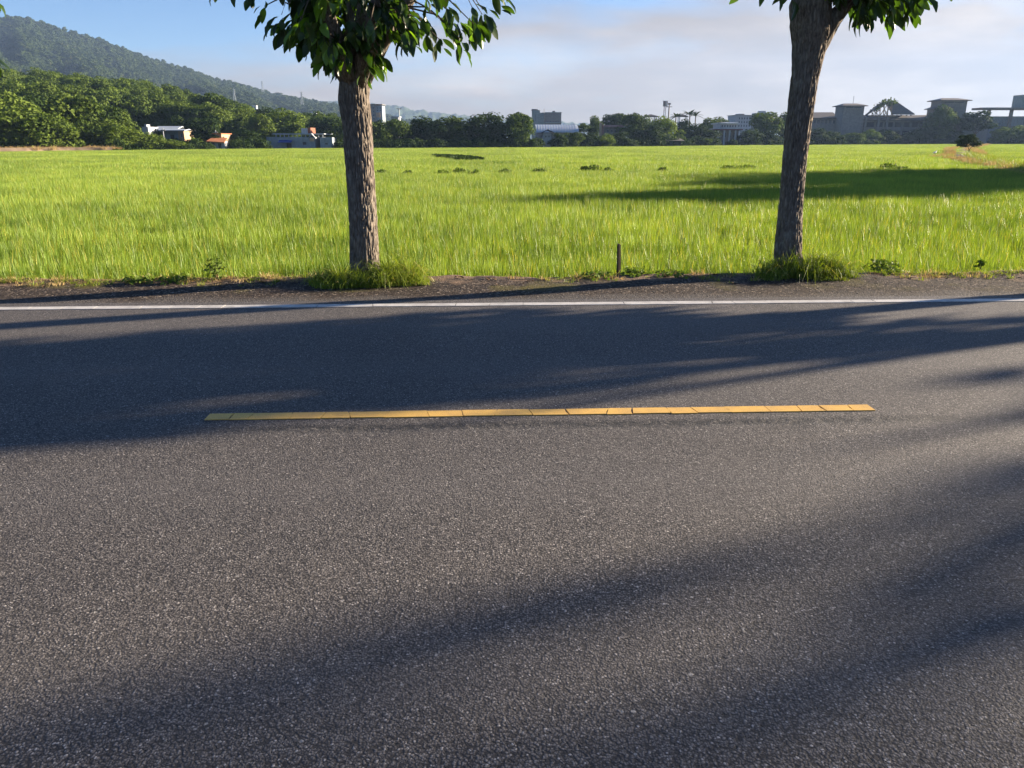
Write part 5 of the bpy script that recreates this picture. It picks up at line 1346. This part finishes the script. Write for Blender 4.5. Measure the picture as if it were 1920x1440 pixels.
# dead leaves lying about
m_dead = plain_mat('dead_leaf', (0.20, 0.12, 0.06), 0.8, 0.1, 0.3, 20.0, False)
V, F = LEAF[2]; dl = mesh_np('dead_leaf', V * np.array([1, 1, .6]), [F], m_dead, smooth=True)
pts = []
for _ in range(110):
    s = rng.uniform(-8, 9); e = edge_d(s); d_ = e - abs(rng.normal(.1, .25))
    pts.append(rd(s, d_, verge_z(s, d_) + .012))
k = len(pts); q = rng.uniform(.06, .14, k)
gn_scatter('dead_leaves', pts, [dl], rng.uniform(0, 6.3, k), np.stack([q, q, q], 1), np.zeros(k), 'fallen brown leaves on the verge')

# dark weed mounds standing in the rice
for (u, v, wpx, H, lb) in [(716, 317, 22, .22, 'low dark weed mound in the rice nearest the left trunk'), (765, 318, 18, .16, 'small flat weed mound, second from the left trunk'), (830, 318, 26, .2, 'left of three joined weed mounds in the middle of the rice'), (862, 316, 28, .28, 'middle and largest of three joined weed mounds in the rice'), (890, 318, 20, .16, 'right and smallest of three joined weed mounds in the rice'), (946, 316, 18, .28, 'lone weed mound right of the three joined ones'), (1012, 315, 22, .28, 'lone weed mound between the middle group and the dark pair'), (1096, 312, 16, .3, 'small dark weed mound on the left flank of the darkest mound'), (1114, 312, 26, .46, 'darkest and tallest weed mound in the centre of the rice'), (1140, 313, 16, .24, 'small weed mound on the right flank of the darkest mound'), (1243, 313, 14, .22, 'small lone weed mound right of the dark group'), (1366, 309, 24, .24, 'left of two weed mounds beside the right trunk'), (1396, 309, 46, .30, 'right and wider of two weed mounds beside the right trunk'), (1668, 307, 32, .40, 'pointed weed mound in the rice right of the right trunk'), (1690, 309, 26, .16, 'flat weed patch touching the pointed weed mound')]:
    x, y = gpt(u, v + 4, .02); w_ = wpx * mppx(v, y)
    t = thing('weed_mound', lb, 'weeds', (x, y, PADDY), group='weed mounds in the rice')
    rng = np.random.default_rng(int(u)); cnt = 330
    a = rng.uniform(0, 6.283, cnt); r = np.sqrt(rng.uniform(0, 1, cnt)); zt_ = (.59 + H * .34) * (1 - .35 * r ** 3) * rng.uniform(.55, 1.05, cnt)
    C = np.stack([np.cos(a) * r * w_ * .66 * (1 + .3 * np.sin(a * 3 + u)), np.sin(a) * r * w_ * .5, zt_ - .05 * np.sin(a * 2 + u) ** 2], 1)
    Vw, Qw = leaf_cards(rng, C, np.stack([np.cos(a) * r, np.sin(a) * r, np.full(cnt, .6)], 1), .12)
    link('leaves', mesh_np('leaves', Vw, [Qw], m_weed, np.repeat(rng.uniform(0, 1, cnt), 4)), t)
    st = MB()
    for i in range(7): q = i * .9; st.tube([(math.cos(q) * w_ * .25, math.sin(q) * w_ * .2, -.02), (math.cos(q) * w_ * .35, math.sin(q) * w_ * .25, .5 + H * .6)], .012, 4)
    st.build('stems', m_twig, t)

# dark rank weeds overgrowing a strip of rice
hx = np.array([q[0] for q in hole]); hy = np.array([q[1] for q in hole])
rng = np.random.default_rng(77); x = rng.uniform(hx.min(), hx.max(), 12000); y = rng.uniform(hy.min(), hy.max(), 12000); ok = in_poly(x, y, hole); x, y = x[ok], y[ok]; k = len(x)
t = thing('weed_patch', 'long dark slanting weed patch in the rice right of the left trunk', 'weeds', (0, 0, PADDY))
Vw, Qw = leaf_cards(rng, np.stack([x, y, rng.uniform(.36, .57, k)], 1), np.tile([0, 0, 1.0], (k, 1)), .34)
link('leaves', mesh_np('leaves', Vw, [Qw], m_fol_d, np.repeat(rng.uniform(0, 1, k), 4)), t)
st = MB()
for i in range(0, min(k, 120)): st.tube([(x[i], y[i], -.02), (x[i], y[i], .55)], .015, 4)
st.build('stems', m_twig, t)

# wooden stake at the verge edge
x, y = gpt(1160, 513)
t = thing('wooden_stake', 'dark thin wooden stake standing upright at the verge edge', 'stake', (x, y, -.06), 0.5)
m_stake, n = new_mat('old_stake_wood'); p = n.pos()
finish(n, bsdf(n, n.mix(n.noise(n.scalev(p, 60, 60, 3), 1.0, 4.0), (0.018, 0.014, 0.012), (0.08, 0.062, 0.048)), 0.9, 0.1))
V = []
for z_, ox, h_ in ((0, 0, .019), (.12, -.002, .019), (.28, -.008, .018), (.415, -.014, .016), (.43, -.014, .010)):
    V += [(ox - h_, -h_, z_), (ox + h_, -h_, z_), (ox + h_, h_, z_), (ox - h_, h_, z_ + (.012 if z_ > .42 else 0))]
F = [[i * 4 + j, i * 4 + (j + 1) % 4, (i + 1) * 4 + (j + 1) % 4, (i + 1) * 4 + j] for i in range(4) for j in range(4)] + [[16, 17, 18, 19]]
link('shaft', mesh_np('shaft', V, [F], m_stake), t)

# white egret on the end of the bund
x, y = gpt(1752, 292, -.12)
m_feather = plain_mat('white_feather', (0.82, 0.81, 0.78), 0.7, 0.2, 0.05, 30.0, False); m_beak = plain_mat('yellow_beak', (0.55, 0.33, 0.05), 0.5, 0.3, 0.05, 20.0, False); m_legs = plain_mat('dark_leg', (0.05, 0.05, 0.045), 0.7, 0.2, 0.05, 20.0, False)
t = thing('egret', 'small white egret standing on the left end of the dry bund', 'bird', (x, y, -.10), 0.15)
b_ = MB(); b_.tube([(-.26, 0, .25), (-.18, 0, .29), (-.05, 0, .33), (.08, 0, .36), (.15, 0, .39), (.17, 0, .44), (.14, 0, .50), (.16, 0, .56), (.20, 0, .575), (.235, 0, .57)], [.012, .05, .095, .095, .06, .034, .026, .03, .034, .016], 12)
b_.build('body', m_feather, t, smooth=True)
MB().tube([(.23, 0, .57), (.30, 0, .56)], [.012, .003], 6).build('beak', m_beak, t)
for sy in (-.03, .03): MB().tube([(.0, sy, .27), (-.015, sy, .14), (.0, sy, .0), (.05, sy, -.005)], [.011, .009, .008, .006], 6).build('leg', m_legs, t)
for sy in (-1, 1): MB().tube([(.09, sy * .085, .36), (-.05, sy * .10, .33), (-.24, sy * .03, .26)], [.03, .05, .012], 8).build('wing', m_feather, t, smooth=True)
